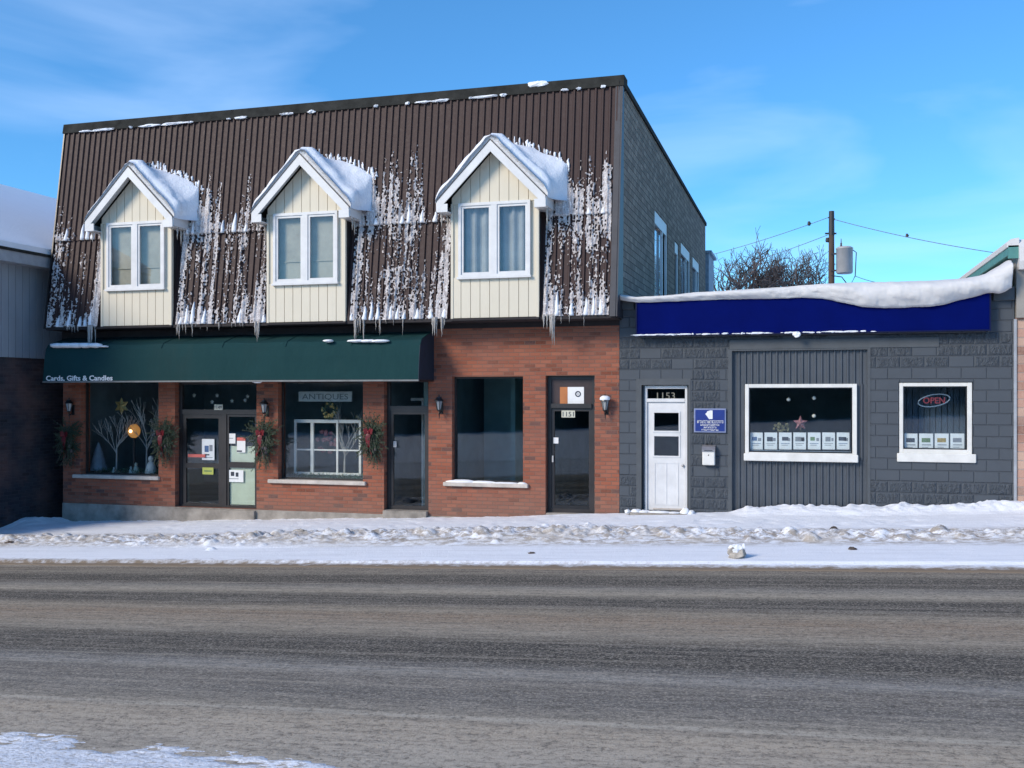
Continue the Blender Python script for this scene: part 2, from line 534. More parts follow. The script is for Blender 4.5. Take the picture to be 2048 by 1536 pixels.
M['figurine'] = plain('white_ceramic', (.7, .7, .66, 1), .35, .08)
M['frost'] = plain('frosted_blue_white', (.2, .26, .32, 1), .6, .15)
M['pink'] = plain('dusky_pink_petal', (.35, .16, .18, 1), .6, .2)
M['number'] = plain('ivory_plate', (.55, .54, .44, 1), .5, .06)
M['ink_number'] = plain('faded_ivory_digits', (.20, .19, .15, 1), .6, .1)
M['lamp_glass'] = plain('cloudy_lantern_glass', (.32, .34, .35, 1), .15, .1)
M['galv'] = plain('pale_grey_transformer', (.42, .42, .42, 1), .45, .1, 3)
def wood():
    t = NT('weathered_pole_wood')
    t.col(t.mix(t.noise(6, 5, .6, (4, 4, .4)), (.06, .042, .032, 1), (.12, .085, .065, 1)))
    t.rough(.9); t.bump(t.noise(10, 4, .6, (5, 5, .3)), .01)
    return t.m
M['wood'] = wood()
M['bark'] = plain('bare_twig_bark', (.105, .085, .083, 1), .9, .35, 2)
M['cable'] = plain('grey_cable', (.16, .18, .20, 1), .6, .1)
M['wire'] = plain('black_wire', (.03, .03, .035, 1), .6, .1)
M['grey_siding'] = plain('grey_metal_siding', (.30, .33, .37, 1), .6, .1, 1.5, sc=(1, 1, .3))
M['fascia'] = plain('pale_grey_fascia', (.33, .35, .38, 1), .55, .1)
M['teal'] = plain('teal_fascia', (.08, .24, .22, 1), .5, .1)
M['beige_siding'] = plain('beige_siding', (.30, .28, .25, 1), .6, .1, 2)
M['pale_wall'] = plain('pale_blue_grey_wall', (.33, .38, .44, 1), .8, .15)
def lit(name, c, s):
    m = bpy.data.materials.new(name); m.use_nodes = True
    b = m.node_tree.nodes['Principled BSDF']
    b.inputs['Base Color'].default_value = c
    b.inputs['Emission Color'].default_value = c
    b.inputs['Emission Strength'].default_value = s
    return m
M['bulb'] = lit('glowing_bulb', (1, .62, .28, 1), 5)
M['amber_globe'] = lit('amber_glass_globe', (.55, .25, .07, 1), .45)
M['neon_red'] = lit('open_sign_red_tube', (.20, .03, .045, 1), .10)
M['neon_blue'] = lit('open_sign_blue_tube', (.14, .2, .28, 1), .10)

rsd = random.Random(44)
# ------------------------------------------------------------------ ground and road
GX = [-300, -120, -60] + list(np.arange(-40, 26, 5.0)) + [60, 150, 400]
GY = [-300, -100, -30, 0, 20, 40, 80, 200, 600]
m = MB()
nv = len(GY)
m.add([(x, y, G(x) - .32) for x in GX for y in GY],
      [(i * nv + j, (i + 1) * nv + j, (i + 1) * nv + j + 1, i * nv + j + 1) for i in range(len(GX) - 1) for j in range(nv - 1)])
solo('ground', m, M['snow'], kind='structure')

hx = np.linspace(-320, 320, 161)
m = MB()
hv = []
for x in hx:
    h_ = 7.5 + 2.2 * math.sin(x * .05) + 1.6 * math.sin(x * .17 + 1) + rsd.uniform(-.6, .6)
    hv += [(x, -62, -14), (x, -64, h_ * .7), (x, -68, h_), (x, -90, h_), (x, -120, -14)]
m.add(hv, [(i * 5 + j, i * 5 + j + 1, (i + 1) * 5 + j + 1, (i + 1) * 5 + j) for i in range(160) for j in range(4)])
solo('unseen_glow_blocker', m, plain('dark_blocker_surface', (.035, .042, .038, 1), .9, .4, .3), kind='structure')  # unseen dark band added behind the camera, keeps horizon glow out of window reflections

def road_mat():
    t = NT('salted_wheel_worn_asphalt')
    x, y, z = t.sep()
    warp = t.math('MULTIPLY', t.math('SUBTRACT', t.noise(1, 4, .6, (.12, .9, 1)), .5), .28)
    warp2 = t.math('MULTIPLY', t.math('SUBTRACT', t.noise(1, 5, .7, (.9, 5, 1)), .5), .16)
    Y = t.math('ADD', t.math('ADD', y, warp), warp2)
    f = t.math('DIVIDE', t.math('SUBTRACT', Y, 5.0), 9.5)
    def q(v): return (v - 5.0) / 9.5
    dk = (.040, .038, .036, 1); md = (.17, .157, .145, 1); lt = (.36, .32, .26, 1); br = (.27, .20, .14, 1); bg_ = (.44, .375, .30, 1)
    c = t.ramp(f, [(q(5.2), (.52, .50, .47, 1)), (q(5.9), (.44, .40, .35, 1)), (q(6.8), bg_), (q(7.15), (.27, .245, .21, 1)), (q(7.5), (.15, .142, .135, 1)),
                   (q(8.0), md), (q(8.3), (.20, .20, .20, 1)), (q(8.7), dk), (q(9.3), dk), (q(9.75), (.29, .25, .20, 1)), (q(10.5), br), (q(10.8), (.28, .24, .185, 1)),
                   (q(11.1), dk), (q(11.55), dk), (q(11.85), lt), (q(12.2), (.23, .22, .20, 1)), (q(12.45), dk), (q(12.95), dk), (q(13.2), (.2, .18, .15, 1)), (q(13.6), (.15, .125, .10, 1)), (q(13.9), (.38, .34, .29, 1))])
    # salt line left by tyres
    ln = t.math('ABSOLUTE', t.math('SUBTRACT', t.math('ADD', y, t.math('MULTIPLY', warp, .15)), 7.05))
    c = t.mix(t.ramp(ln, [(.02, .85), (.07, 0.0)]), c, (.46, .42, .36, 1))
    ln2 = t.math('ABSOLUTE', t.math('SUBTRACT', t.math('ADD', y, t.math('MULTIPLY', warp, .3)), 8.25))
    c = t.mix(t.ramp(ln2, [(.01, .4), (.16, 0.0)]), c, (.34, .33, .315, 1))
    st = t.noise(1, 6, .7, (.16, 9, 1))
    c = t.mix(t.ramp(st, [(.49, 0.0), (.68, .45)]), c, (.44, .40, .34, 1))
    st2 = t.noise(1, 6, .7, (1.1, 9, 1), vec=None)
    c = t.mix(t.ramp(st2, [(.28, .5), (.48, 0.0)]), c, (.075, .072, .07, 1))
    # coarse sand and slush grains in the brown strips
    gr = t.noise(15, 6, .8, (1, 1.2, 1))
    c = t.mix(t.ramp(gr, [(.38, .7), (.5, 0.0)]), c, (.07, .06, .052, 1))
    g2 = t.noise(38, 4, .85)
    c = t.mix(t.ramp(g2, [(.48, 0.0), (.62, .65)]), c, (.50, .455, .39, 1))
    g3 = t.noise(60, 2, .6, (1, .8, 1))
    c = t.mix(t.ramp(g3, [(.30, .6), (.38, 0.0)]), c, (.06, .053, .046, 1))
    hf = t.noise(1, 7, .78, (2.2, 20, 1))
    c = t.mix(t.ramp(hf, [(.35, .45), (.5, 0.0), (.52, 0.0), (.68, .35)]), c, t.ramp(hf, [(.45, (.09, .085, .08, 1)), (.55, (.48, .44, .39, 1))]))
    c = t.mix(1.0, c, (1.07, 1.025, .95, 1), 'MULTIPLY')
    t.col(c); t.rough(.85); t.b.inputs['Specular IOR Level'].default_value = .15
    t.bump(t.math('ADD', gr, t.math('MULTIPLY', g2, .5)), .012)
    return t.m
xs = np.arange(-40, 30.01, 1.0)
m = MB()
ys = [-3, 3, 5, 7, 9, 11, 13, 14.6]
m.add([(x, y, G(x) + PR(min(y, 13.9))) for x in xs for y in ys],
      [(i * len(ys) + j, (i + 1) * len(ys) + j, (i + 1) * len(ys) + j + 1, i * len(ys) + j + 1) for i in range(len(xs) - 1) for j in range(len(ys) - 1)])
solo('road', m, road_mat(), kind='structure')

def field(xa, ya, hf, keep=None):
    """heightfield mesh over grids xa, ya"""
    Xg, Yg = np.meshgrid(xa, ya, indexing='ij')
    Z = hf(Xg, Yg)
    n = len(ya)
    idx = np.arange(len(xa) * n).reshape(len(xa), n)
    q = np.stack([idx[:-1, :-1], idx[1:, :-1], idx[1:, 1:], idx[:-1, 1:]], -1).reshape(-1, 4)
    if keep is not None:
        k = keep(Xg, Yg, Z)
        kk = (k[:-1, :-1] & k[1:, :-1] & k[1:, 1:] & k[:-1, 1:]).reshape(-1)
        q = q[kk]
    m = MB(); m.v = np.stack([Xg, Yg, Z], -1).reshape(-1, 3).tolist(); m.f = [tuple(r) for r in q.tolist()]
    m.smooth = True
    return m
Gv = np.vectorize(G); PRv = np.vectorize(PR)
rs = np.random.RandomState(5)
# snow covered pavement and the ploughed ridge along it
def splat(Z, Xg, Yg, pts):
    xa = Xg[:, 0]; ya = Yg[0, :]
    for (px, py, r, h) in pts:
        i0, i1 = np.searchsorted(xa, [px - r, px + r]); j0, j1 = np.searchsorted(ya, [py - r, py + r])
        if i1 <= i0 or j1 <= j0: continue
        d = ((Xg[i0:i1, j0:j1] - px) ** 2 + (Yg[i0:i1, j0:j1] - py) ** 2) / r ** 2
        Z[i0:i1, j0:j1] = np.maximum(Z[i0:i1, j0:j1], Z[i0:i1, j0:j1] * .35 + h * np.sqrt(np.clip(1 - d, 0, 1)))
def ridge_y(x):
    return 15.95 + .2 * np.sin(x * .35 + 1) + .55 * sstep(-11, -6, x) * (1 - sstep(-4, 0, x))
def pave(Xg, Yg):
    base = Gv(Xg) + PRv(Yg)
    h = .015 * fbm(Xg * .8, Yg * 1.6, 1) + .008 * fbm(Xg * 6, Yg * 8, 2)
    ed = 13.62 + .12 * fbm(Xg * 1.2, Yg * 0, 8) - .022 * (Xg + 5)
    rw = .45 + .2 * fbm(Xg * .5, Yg * 0, 3) + .35 * sstep(-12, -8, Xg) * (1 - sstep(-3, -1, Xg))
    amp = .022 + .06 * fbm(Xg * .7, Yg * .8, 6) + .05 * sstep(-11.5, -9, Xg) * (1 - sstep(-2, 0, Xg))
    d = np.abs(Yg - ridge_y(Xg)) / rw
    rid = np.clip(1 - d, 0, 1) ** .8 * amp * (.35 + 1.3 * fbm(Xg * 5, Yg * 5, 11, 5, .7))
    L_ = np.zeros_like(h)
    pts = []
    for k in range(3600):
        x = rs.uniform(-17, 6)
        y = ridge_y(x) + rs.normal(0, .30 if -12 < x < -3 else .2)
        r = rs.choice([.03, .04, .055, .08, .12], p=[.50, .3, .14, .05, .01])
        pts.append((x, y, r, r * rs.uniform(.35, .8)))
    splat(L_, Xg, Yg, pts)
    wl = sstep(18.3, 18.85, Yg) * (-.035 * sstep(-4, -6, Xg) + .11 * sstep(-1.4, -.9, Xg) * (.5 + fbm(Xg * 2.4, Yg * 2, 21)))
    lf = sstep(-15.7, -16.3, Xg) * sstep(17.6, 18.7, Yg) * .22 * fbm(Xg * 2.2, Yg * 2.2, 31)
    wl = wl * (.6 + .8 * fbm(Xg * 9, Yg * 9, 23, 3, .6))
    ft = .02 * np.clip(fbm(Xg * 3.5, Yg * 3.5, 41, 3, .6) - .5, 0, 1) * 3 * sstep(16.8, 17.2, Yg)
    Z = base + .012 + (h + rid + wl + lf - ft) * sstep(ed - .02, ed + .35, Yg) + L_
    return Z - .05 * (1 - sstep(ed - .1, ed, Yg))
xa = np.concatenate([np.arange(-40, -18, .5), np.arange(-18, 6.5, .035), np.arange(6.5, 26, .5)])
ya = np.concatenate([np.arange(13.2, 18.99, .035), [18.995]])
def pave_mat():
    t = NT('trodden_pavement_snow')
    x, y, z = t.sep()
    a = t.noise(2.2, 5, .6); b = t.noise(28, 6, .7)
    c = t.mix(a, (.80, .82, .865, 1), (.88, .90, .94, 1))
    # ploughed ridge carries grit, shoulder slightly greyer with tyre lines
    n = t.noise(1.0, 6, .75, (5, 9, 5))
    rid = t.ramp(t.math('ABSOLUTE', t.math('SUBTRACT', y, 16.1)), [(.5, 1.0), (.95, 0.0)])
    c = t.mix(t.math('MULTIPLY', t.ramp(n, [(.44, 0.0), (.57, .9)]), rid), c, (.30, .245, .19, 1))
    big = t.noise(1.1, 3, .6)
    c = t.mix(t.math('MULTIPLY', t.ramp(big, [(.42, 0.0), (.62, .5)]), rid), c, (.55, .49, .41, 1))
    sp = t.noise(45, 2, .5)
    c = t.mix(t.math('MULTIPLY', t.ramp(sp, [(.70, 0.0), (.74, .8)]), t.ramp(a, [(.5, .3), (.6, 1.0)])), c, (.16, .14, .13, 1))
    ln = t.noise(1.0, 5, .65, (.5, 16, 1))
    sh = t.ramp(y, [(0, 0.0), (1, 1.0)])
    c = t.mix(t.ramp(ln, [(.50, 0.0), (.70, .45)]), c, (.58, .59, .62, 1))
    ed = t.ramp(t.math('ADD', t.math('ADD', y, t.math('MULTIPLY', x, .022)), t.math('MULTIPLY', t.noise(7, 5, .7), .5)), [(0, 0.0), (1, 0.0)])
    e = t.math('SUBTRACT', t.math('ADD', t.math('ADD', y, t.math('MULTIPLY', x, .022)), t.math('MULTIPLY', t.math('SUBTRACT', t.noise(6, 6, .75), .5), .7)), 13.19)
    c = t.mix(t.ramp(e, [(.50, 1.0), (.74, 0.0)]), c, (.24, .185, .13, 1))
    t.col(c); t.rough(.8); t.b.inputs['Specular IOR Level'].default_value = .2
    t.bump(b, .014)
    return t.m
pv = solo('pavement', field(xa, ya, pave), pave_mat(), kind='structure')
# near-side snow edge
def near(Xg, Yg):
    e = 5.86 - .075 * (Xg + 2.5) + .22 * (fbm(Xg * 1.5, Yg * 1.5, 61) - .5) + .75 * (fbm(Xg * 2.5, Yg * 11, 62, 5, .7) - .5)
    return Gv(Xg) - .15 + .015 * sstep(e + .02, e - .5, Yg) + .012 * fbm(Xg * 5, Yg * 5, 63) * sstep(e, e - .2, Yg) + np.where(Yg > e, -.02, 0.004)
xa = np.concatenate([np.arange(-20, -9, .5), np.arange(-9, 3, .04), np.arange(3, 15, .5)])
ya = np.concatenate([np.arange(-2, 4.5, .5), np.arange(4.5, 6.6, .03)])
def near_mat():
    t = NT('thin_verge_snow')
    c = t.mix(t.noise(9, 6, .7), (.72, .74, .78, 1), (.88, .90, .94, 1))
    c = t.mix(t.ramp(t.noise(20, 5, .7, (1, 3, 1)), [(.47, 0.0), (.62, .85)]), c, (.36, .33, .30, 1))
    t.col(c); t.rough(.8); t.bump(t.noise(40, 5, .7), .012)
    return t.m
solo('verge_snow', field(xa, ya, near), near_mat(), kind='structure')

def lump(name, u, v, w, h, mat, label, cat, seed, jj=.22, capm=None, group=None):
    P_ = -.10
    dx_, dy_ = dxy(u)
    Y = (H - P_) / ((v - VH) / dy_ + .044 * dx_ / dy_)
    X = dx_ / dy_ * Y; Z = G(X) + PR(Y) + .01
    if capm:
        t = thing(name, label, cat, (X, Y, Z))
        part('lump', MB().blob((X, Y, Z + h * .42), (w * .5, w * .4, h * .5), seed, 14, 9, jj), mat, t)
        part('snow_cap', MB().blob((X - .015, Y + .01, Z + h * .62), (w * .42, w * .38, h * .4), seed + 3, 14, 9, jj), capm, t)
        part('snow_cap', MB().blob((X + w * .36, Y, Z + h * .85), (w * .1, w * .1, h * .28), seed + 4, 8, 6, jj), capm, t)
        return
    solo(name, MB().blob((X, Y, Z + h * .35), (w * .5, w * .4, h * .5), seed, 10, 7, jj), mat, label, cat, (X, Y, Z), group=group)
M['grit_ice'] = plain('gritty_dark_ice', (.10, .075, .06, 1), .8, .5, 14, .01)
M['dirty'] = plain('dirty_snow_lump', (.42, .38, .33, 1), .9, .35, 10, .01)
lump('snow_chunk', 1474, 1117, .25, .19, M['dirty'], 'dirty ice and snow chunk lying alone on the snowy shoulder', 'snow chunk', 4, capm=M['snow'])
lump('ice_lump', 1064, 1109, .12, .04, M['grit_ice'], 'small flat dark ice lump on the shoulder in front of the middle shop window', 'ice lump', 9)
lump('ice_lump', 1705, 1103, .13, .06, M['grit_ice'], 'small dark ice lump on the shoulder right of the lone snow chunk', 'ice lump', 11)
lump('ice_lump', 1667, 1068, .12, .08, M['grit_ice'], 'dark gritty lump in the ploughed ridge below the charcoal ribbed wall', 'ice lump', 13)
lump('ice_lump', 19, 1092, .2, .08, M['grit_ice'], 'black gritty ice lump at the left end of the ploughed ridge', 'ice lump', 15)
lump('ice_lump', 600, 1079, .28, .17, M['dirty'], 'largest grey brown lump in the ploughed ridge before the second shop window', 'ice lump', 17)

# ------------------------------------------------------------------ wall with openings
def wall_open(x0, x1, z0, z1, y0, y1, ops, zb=None):
    """wall slab in XZ between y0 (front) and y1; ops = (xa, xb, za, zb)"""
    m = MB()
    xs = sorted(set([x0, x1] + [o[0] for o in ops] + [o[1] for o in ops]))
    zs = sorted(set([z0, z1] + [o[2] for o in ops] + [o[3] for o in ops]))
    for i in range(len(xs) - 1):
        for j in range(len(zs) - 1):
            cx, cz = (xs[i] + xs[i + 1]) / 2, (zs[j] + zs[j + 1]) / 2
            if any(o[0] < cx < o[1] and o[2] < cz < o[3] for o in ops): continue
            a, b, c, d = xs[i], xs[i + 1], zs[j], zs[j + 1]
            m.quad((a, y0, c), (b, y0, c), (b, y0, d), (a, y0, d))
            m.quad((b, y1, c), (a, y1, c), (a, y1, d), (b, y1, d))
    for a, b, c, d in ops:
        m.quad((a, y0, c), (a, y0, d), (a, y1, d), (a, y1, c))
        m.quad((b, y0, c), (b, y1, c), (b, y1, d), (b, y0, d))
        m.quad((a, y0, d), (b, y0, d), (b, y1, d), (a, y1, d))
        m.quad((a, y0, c), (a, y1, c), (b, y1, c), (b, y0, c))
    m.quad((x0, y0, z0), (x0, y0, z1), (x0, y1, z1), (x0, y1, z0))
    m.quad((x1, y0, z0), (x1, y1, z0), (x1, y1, z1), (x1, y0, z1))
    m.quad((x0, y0, z1), (x1, y0, z1), (x1, y1, z1), (x0, y1, z1))
    return m
def frame_mb(x0, x1, z0, z1, y0, y1, w=.05, bars=(), hbars=()):
    m = MB()
    m.box(x0, x0 + w, y0, y1, z0, z1); m.box(x1 - w, x1, y0, y1, z0, z1)
    m.box(x0 + w, x1 - w, y0, y1, z0, z0 + w); m.box(x0 + w, x1 - w, y0, y1, z1 - w, z1)
    for b, bw in bars: m.box(b - bw / 2, b + bw / 2, y0 + .002, y1 - .002, z0 + w, z1 - w)
    for b, bw in hbars: m.box(x0 + w, x1 - w, y0 + .004, y1 - .004, b - bw / 2, b + bw / 2)
    return m
def pane_mb(x0, x1, y, z0, z1):
    return MB().box(x0, x1, y, y + .006, z0, z1)

# ================================================================== BRICK BUILDING
XL, XR = -16.03, -3.40
YF = 19.0
bb = thing('brick_building', 'red brick shop building with dark brown ribbed metal mansard and three cream dormers', 'building', ((XL + XR) / 2, YF, G(-10)))
def op(u0, u1, v0, v1, Y=YF):
    uc = (u0 + u1) / 2
    return (PX(u0, Y), PX(u1, Y), PZ(uc, v1, Y), PZ(uc, v0, Y))
W1 = op(162, 317, 762, 951)
D1 = op(350, 513, 762, 1021)
W2 = op(556, 726, 762, 961)
D2 = op(768, 857, 758, 1024)
W3 = op(904, 1046, 753, 966)
D3 = op(1091, 1189, 751, 1029)
ZT = 3.62
wl = wall_open(XL, XR, -.30, ZT, YF, YF + .3, [W1, (D1[0], D1[1], -.30, D1[3]), W2, (D2[0], D2[1], -.25, D2[3]), W3, (D3[0], D3[1], -.22, D3[3])])
part('wall', wl, M['brick'], bb)
f = MB()
f.prism([(XL - .012, -1.4), (XR, -1.4), (XR, -.302), (XL - .012, -.302)], YF - .012, YF + .29, 'y')
part('foundation', f, M['concrete'], bb)
# sills
for (o, u0, u1) in ((W1, 148, 320), (W2, 538, 733), (W3, 888, 1057)):
    s = MB().bbox(PX(u0), PX(u1), YF - .07, YF + .14, o[2] - .075, o[2] + .002, .012)
    sp = part('window_sill', s, M['sill'], bb)
    if o is W3:
        q = MB()
        for k, (a, b, hh) in enumerate(((0, .38, .05), (.3, .62, .035), (.55, .9, .02), (.88, 1.0, .03))):
            xa_, xb_ = PX(u0) + .02 + (PX(u1) - PX(u0) - .04) * a, PX(u0) + .02 + (PX(u1) - PX(u0) - .04) * b
            q.blob(((xa_ + xb_) / 2, YF + .03, o[2] + .004), ((xb_ - xa_) / 2, .09, hh), 50 + k, 12, 7, .12)
        part('sill_snow', q, M['snow'], sp, True)
# side, back walls (concrete block) and interior
XS = XR
ztop = 8.10
sideops = [(23.7, 26.0, 3.2, 6.48), (27.5, 28.35, 3.2, 6.30), (28.9, 31.3, 3.2, 6.48), (32.0, 34.1, 3.2, 6.48)]
sm = MB()
ysl = sorted(set([YF + .3, 36.2] + [o[0] for o in sideops] + [o[1] for o in sideops]))
zsl = sorted(set([-1.2, ztop] + [o[2] for o in sideops] + [o[3] for o in sideops]))
for i in range(len(ysl) - 1):
    for j in range(len(zsl) - 1):
        cy, cz = (ysl[i] + ysl[i + 1]) / 2, (zsl[j] + zsl[j + 1]) / 2
        if any(o[0] < cy < o[1] and o[2] < cz < o[3] for o in sideops): continue
        sm.quad((XS, ysl[i], zsl[j]), (XS, ysl[i + 1], zsl[j]), (XS, ysl[i + 1], zsl[j + 1]), (XS, ysl[i], zsl[j + 1]))
for o in sideops:
    a, b, c, d = o
    X2 = XS - .12
    sm.quad((XS, a, c), (X2, a, c), (X2, a, d), (XS, a, d)); sm.quad((XS, b, c), (X2, b, c), (X2, b, d), (XS, b, d))
    sm.quad((XS, a, d), (X2, a, d), (X2, b, d), (XS, b, d)); sm.quad((XS, a, c), (X2, a, c), (X2, b, c), (XS, b, c))
sm.quad((XL, YF + .3, -1.2), (XL, 36.2, -1.2), (XL, 36.2, ztop), (XL, YF + .3, ztop))
sm.quad((XL, 36.2, -1.2), (XS, 36.2, -1.2), (XS, 36.2, ztop), (XL, 36.2, ztop))
sm.quad((XS, YF, ZT + .01), (XS, YF + .3, ZT + .01), (XS, YF + .3, ztop), (XS, YF, ztop))
part('side_wall', sm, M['block'], bb)
for o in sideops:
    a, b, c, d = o
    fr = MB()
    X0, X1 = XS - .07, XS - .02
    wd = .12
    fr.box(X0, X1, a, a + wd, c, d); fr.box(X0, X1, b - wd, b, c, d); fr.box(X0, X1, a + wd, b - wd, d - .30, d)
    if b - a > 1: fr.box(X0 - .002, X1 - .002, a + (b - a) * .62, a + (b - a) * .62 + .1, c, d - .30)
    fo = part('window_frame', fr, M['white_trim'], bb)
    part('window_pane', MB().box(X0 - .03, X0 - .02, a + wd, b - wd, c, d - .3), M['house_glass'], fo)
    part('window_blind', MB().box(X0 - .12, X0 - .10, a + .02, a + (b - a) * .6, c, d), M['curtain'], fo)
part('side_coping', MB().box(XS - .25, XS + .04, YF + .12, 36.28, ztop, ztop + .11), M['flashing'], bb)
part('roof_snow', MB().box(XL + .1, XS - .3, 19.4, 36, ztop - .05, ztop + .05), M['snow'], bb)
# rooms
rm = MB()
for (a, b) in ((XL + .02, D2[0] - .2), (D2[0] - .18, D2[1] + .12), (D2[1] + .14, D3[0] - .25), (D3[0] - .23, XR - .05)):
    rm.quad((a, YF + .31, -.3), (b, YF + .31, -.3), (b, 24.5, -.3), (a, 24.5, -.3))
    rm.quad((a, YF + .31, 3.2), (b, YF + .31, 3.2), (b, 24.5, 3.2), (a, 24.5, 3.2))
    rm.quad((a, YF + .31, -.3), (a, 24.5, -.3), (a, 24.5, 3.2), (a, YF + .31, 3.2))
    rm.quad((b, YF + .31, -.3), (b, 24.5, -.3), (b, 24.5, 3.2), (b, YF + .31, 3.2))
    rm.quad((a, 24.5, -.3), (b, 24.5, -.3), (b, 24.5, 3.2), (a, 24.5, 3.2))
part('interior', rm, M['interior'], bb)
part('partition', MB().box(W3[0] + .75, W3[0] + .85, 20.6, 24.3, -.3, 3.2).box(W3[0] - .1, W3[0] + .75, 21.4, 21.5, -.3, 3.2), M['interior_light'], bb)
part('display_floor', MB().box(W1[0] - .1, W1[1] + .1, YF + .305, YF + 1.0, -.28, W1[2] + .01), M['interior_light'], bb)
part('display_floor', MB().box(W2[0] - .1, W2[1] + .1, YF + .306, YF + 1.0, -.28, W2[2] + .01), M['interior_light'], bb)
# storefront glazing
YG = YF + .17
for o in (W1, W2, W3):
    fo = part('window_frame', frame_mb(o[0] + .002, o[1] - .002, o[2] + .003, o[3] - .002, YG - .02, YG + .04, .035), M['bronze'], bb)
    part('window_pane', pane_mb(o[0] + .03, o[1] - .03, YG, o[2] + .03, o[3] - .03), M['glass'] if o is not W3 else M['tinted'], fo)
# door 1: double bay with transom
zt = PZ(430, 824)           # transom bar centre
zm = PZ(430, 930)
xm = PX(441)
a, b, c, d = D1[0] + .01, D1[1] - .01, D1[2] + .03, D1[3] - .003
fr = frame_mb(a, b, c, d, YG - .03, YG + .05, .07)
fr.box(a + .07, b - .07, YG - .035, YG + .05, zt - .05, zt + .05)
fr.box(xm - .055, xm + .055, YG - .032, YG + .05, c + .07, zt - .05)
fo = part('door_frame', fr, M['bronze'], bb)
part('transom_pane', pane_mb(a + .06, b - .06, YG + .01, zt + .04, d - .05), M['glass'], fo)
dl = frame_mb(a + .072, xm - .057, c + .01, zt - .052, YG - .015, YG + .035, .09)
dl.box(a + .16, xm - .14, YG - .012, YG + .03, zm - .09, zm + .02)
do = part('door', dl, M['bronze'], bb)
part('door_pane', pane_mb(a + .15, xm - .13, YG + .008, c + .09, zt - .13), M['glass'], do)
xh0, xh1 = PX(370), PX(404)
part('push_bar', MB().box(xh0, xh1, YG - .06, YG - .03, PZ(385, 915), PZ(385, 909)), M['coral'], do)
sp = frame_mb(xm + .057, b - .072, c + .01, zt - .052, YG - .012, YG + .035, .05)
sp.box(xm + .10, b - .11, YG - .01, YG + .03, zm - .06, zm + .06)
so = part('side_light', sp, M['bronze'], bb)
part('side_pane', pane_mb(xm + .10, b - .11, YG + .008, c + .05, zt - .09), M['glass'], so)
part('green_panel', MB().box(xm + .105, b - .115, YG + .03, YG + .045, c + .09, zm - .062).box(xm + .105, b - .115, YG + .03, YG + .045, zm + .062, zm + .40), M['green_panel'], so)
part('door_step', MB().bbox(D1[0] + .01, D1[1] - .01, YF - .08, YF + .28, D1[2] - .3, D1[2] + .028, .01), M['concrete'], bb)
# door 2
a, b, c, d = D2[0] + .01, D2[1] - .01, D2[2] + .03, D2[3] - .003
zt2 = PZ(815, 817)
fr = frame_mb(a, b, c, d, YG - .03, YG + .05, .06)
fr.box(a + .06, b - .06, YG - .034, YG + .05, zt2 - .05, zt2 + .05)
fo = part('door_frame', fr, M['bronze'], bb)
part('transom_pane', pane_mb(a + .05, b - .05, YG + .01, zt2 + .04, d - .05), M['glass'], fo)
do = part('door', frame_mb(a + .062, b - .062, c + .01, zt2 - .052, YG - .015, YG + .035, .07), M['bronze'], bb)
part('door_pane', pane_mb(a + .12, b - .12, YG + .008, c + .07, zt2 - .11), M['glass'], do)
part('door_handle', MB().box(PX(782), PX(788), YG - .05, YG - .015, PZ(785, 895), PZ(785, 883)), M['galv'], do)
part('door_step', MB().bbox(D2[0] + .01, D2[1] - .01, YF - .1, YF + .28, D2[2] - .25, D2[2] + .028, .01), M['concrete'], bb)
part('inner_doorway', MB().box(PX(814), PX(818), 19.8, 19.86, -.2, 2.0).box(PX(792), PX(818), 19.8, 19.86, 2.0, 2.06), M['twig_white'], bb)
part('inner_wall', MB().box(PX(818), PX(875), 19.82, 19.88, -.2, 2.6), M['interior_light'], bb)
# door 3
a, b, c, d = D3[0] + .01, D3[1] - .01, D3[2] + .02, D3[3] - .003
zt3 = PZ(1140, 811)
fr = frame_mb(a, b, c, d, YG - .03, YG + .05, .07)
fr.box(a + .07, b - .07, YG - .07, YG + .05, zt3 - .05, zt3 + .035)
fo = part('door_frame', fr, M['bronze'], bb)
part('transom_panel', MB().box(a + .06, b - .06, YG - .01, YG + .02, zt3 + .03, d - .05), M['brown_panel'], fo)
do = part('door', frame_mb(a + .072, b - .072, c + .01, zt3 - .052, YG - .015, YG + .035, .06), M['bronze'], bb)
part('door_pane', pane_mb(a + .12, b - .12, YG + .008, c + .06, zt3 - .10), M['tinted'], do)
part('door_handle', MB().box(PX(1101), PX(1104), YG - .06, YG - .03, PZ(1101, 925), PZ(1101, 912)), M['galv'], do)
part('kick_plate', MB().box(a + .13, b - .13, YG - .02, YG - .012, c + .07, c + .14), M['black_metal'], do)
part('door_step', MB().bbox(D3[0] + .01, D3[1] - .01, YF - .02, YF + .28, D3[2] - .25, D3[2] + .018, .01), M['concrete'], bb)

# ---- mansard roof
YB, YT, ZB, ZR = 18.45, 19.10, 3.60, 8.02
def ym(z): return YB + (YT - YB) * (z - ZB) / (8.21 - ZB)
XM0, XM1 = -16.0, -3.36
PITCH = .14
RH = .034
def rib_profile(xs_):
    f_ = np.mod(xs_ - XM0, PITCH) / PITCH
    return RH * (sstep(.55, .66, f_) - sstep(.86, .97, f_))
mr = MB()
prof = []
x = XM0
while x < XM1 - .001:
    for a_, h_ in ((0, 0), (.55, 0), (.66, 1), (.86, 1), (.97, 0)):
        if x + a_ * PITCH < XM1: prof.append((x + a_ * PITCH, h_ * RH))
    x += PITCH
prof.append((XM1, 0))
ZLAP = 5.52
AX1_ = -7.1
def panel(m, z0, z1, o):
    vs = []
    for z in (z0, z1):
        for px, h_ in prof: vs.append((px, ym(z) - h_ - o, z))
    n = len(prof)
    m.add(vs, [(i, i + 1, n + i + 1, n + i) for i in range(n - 1)])
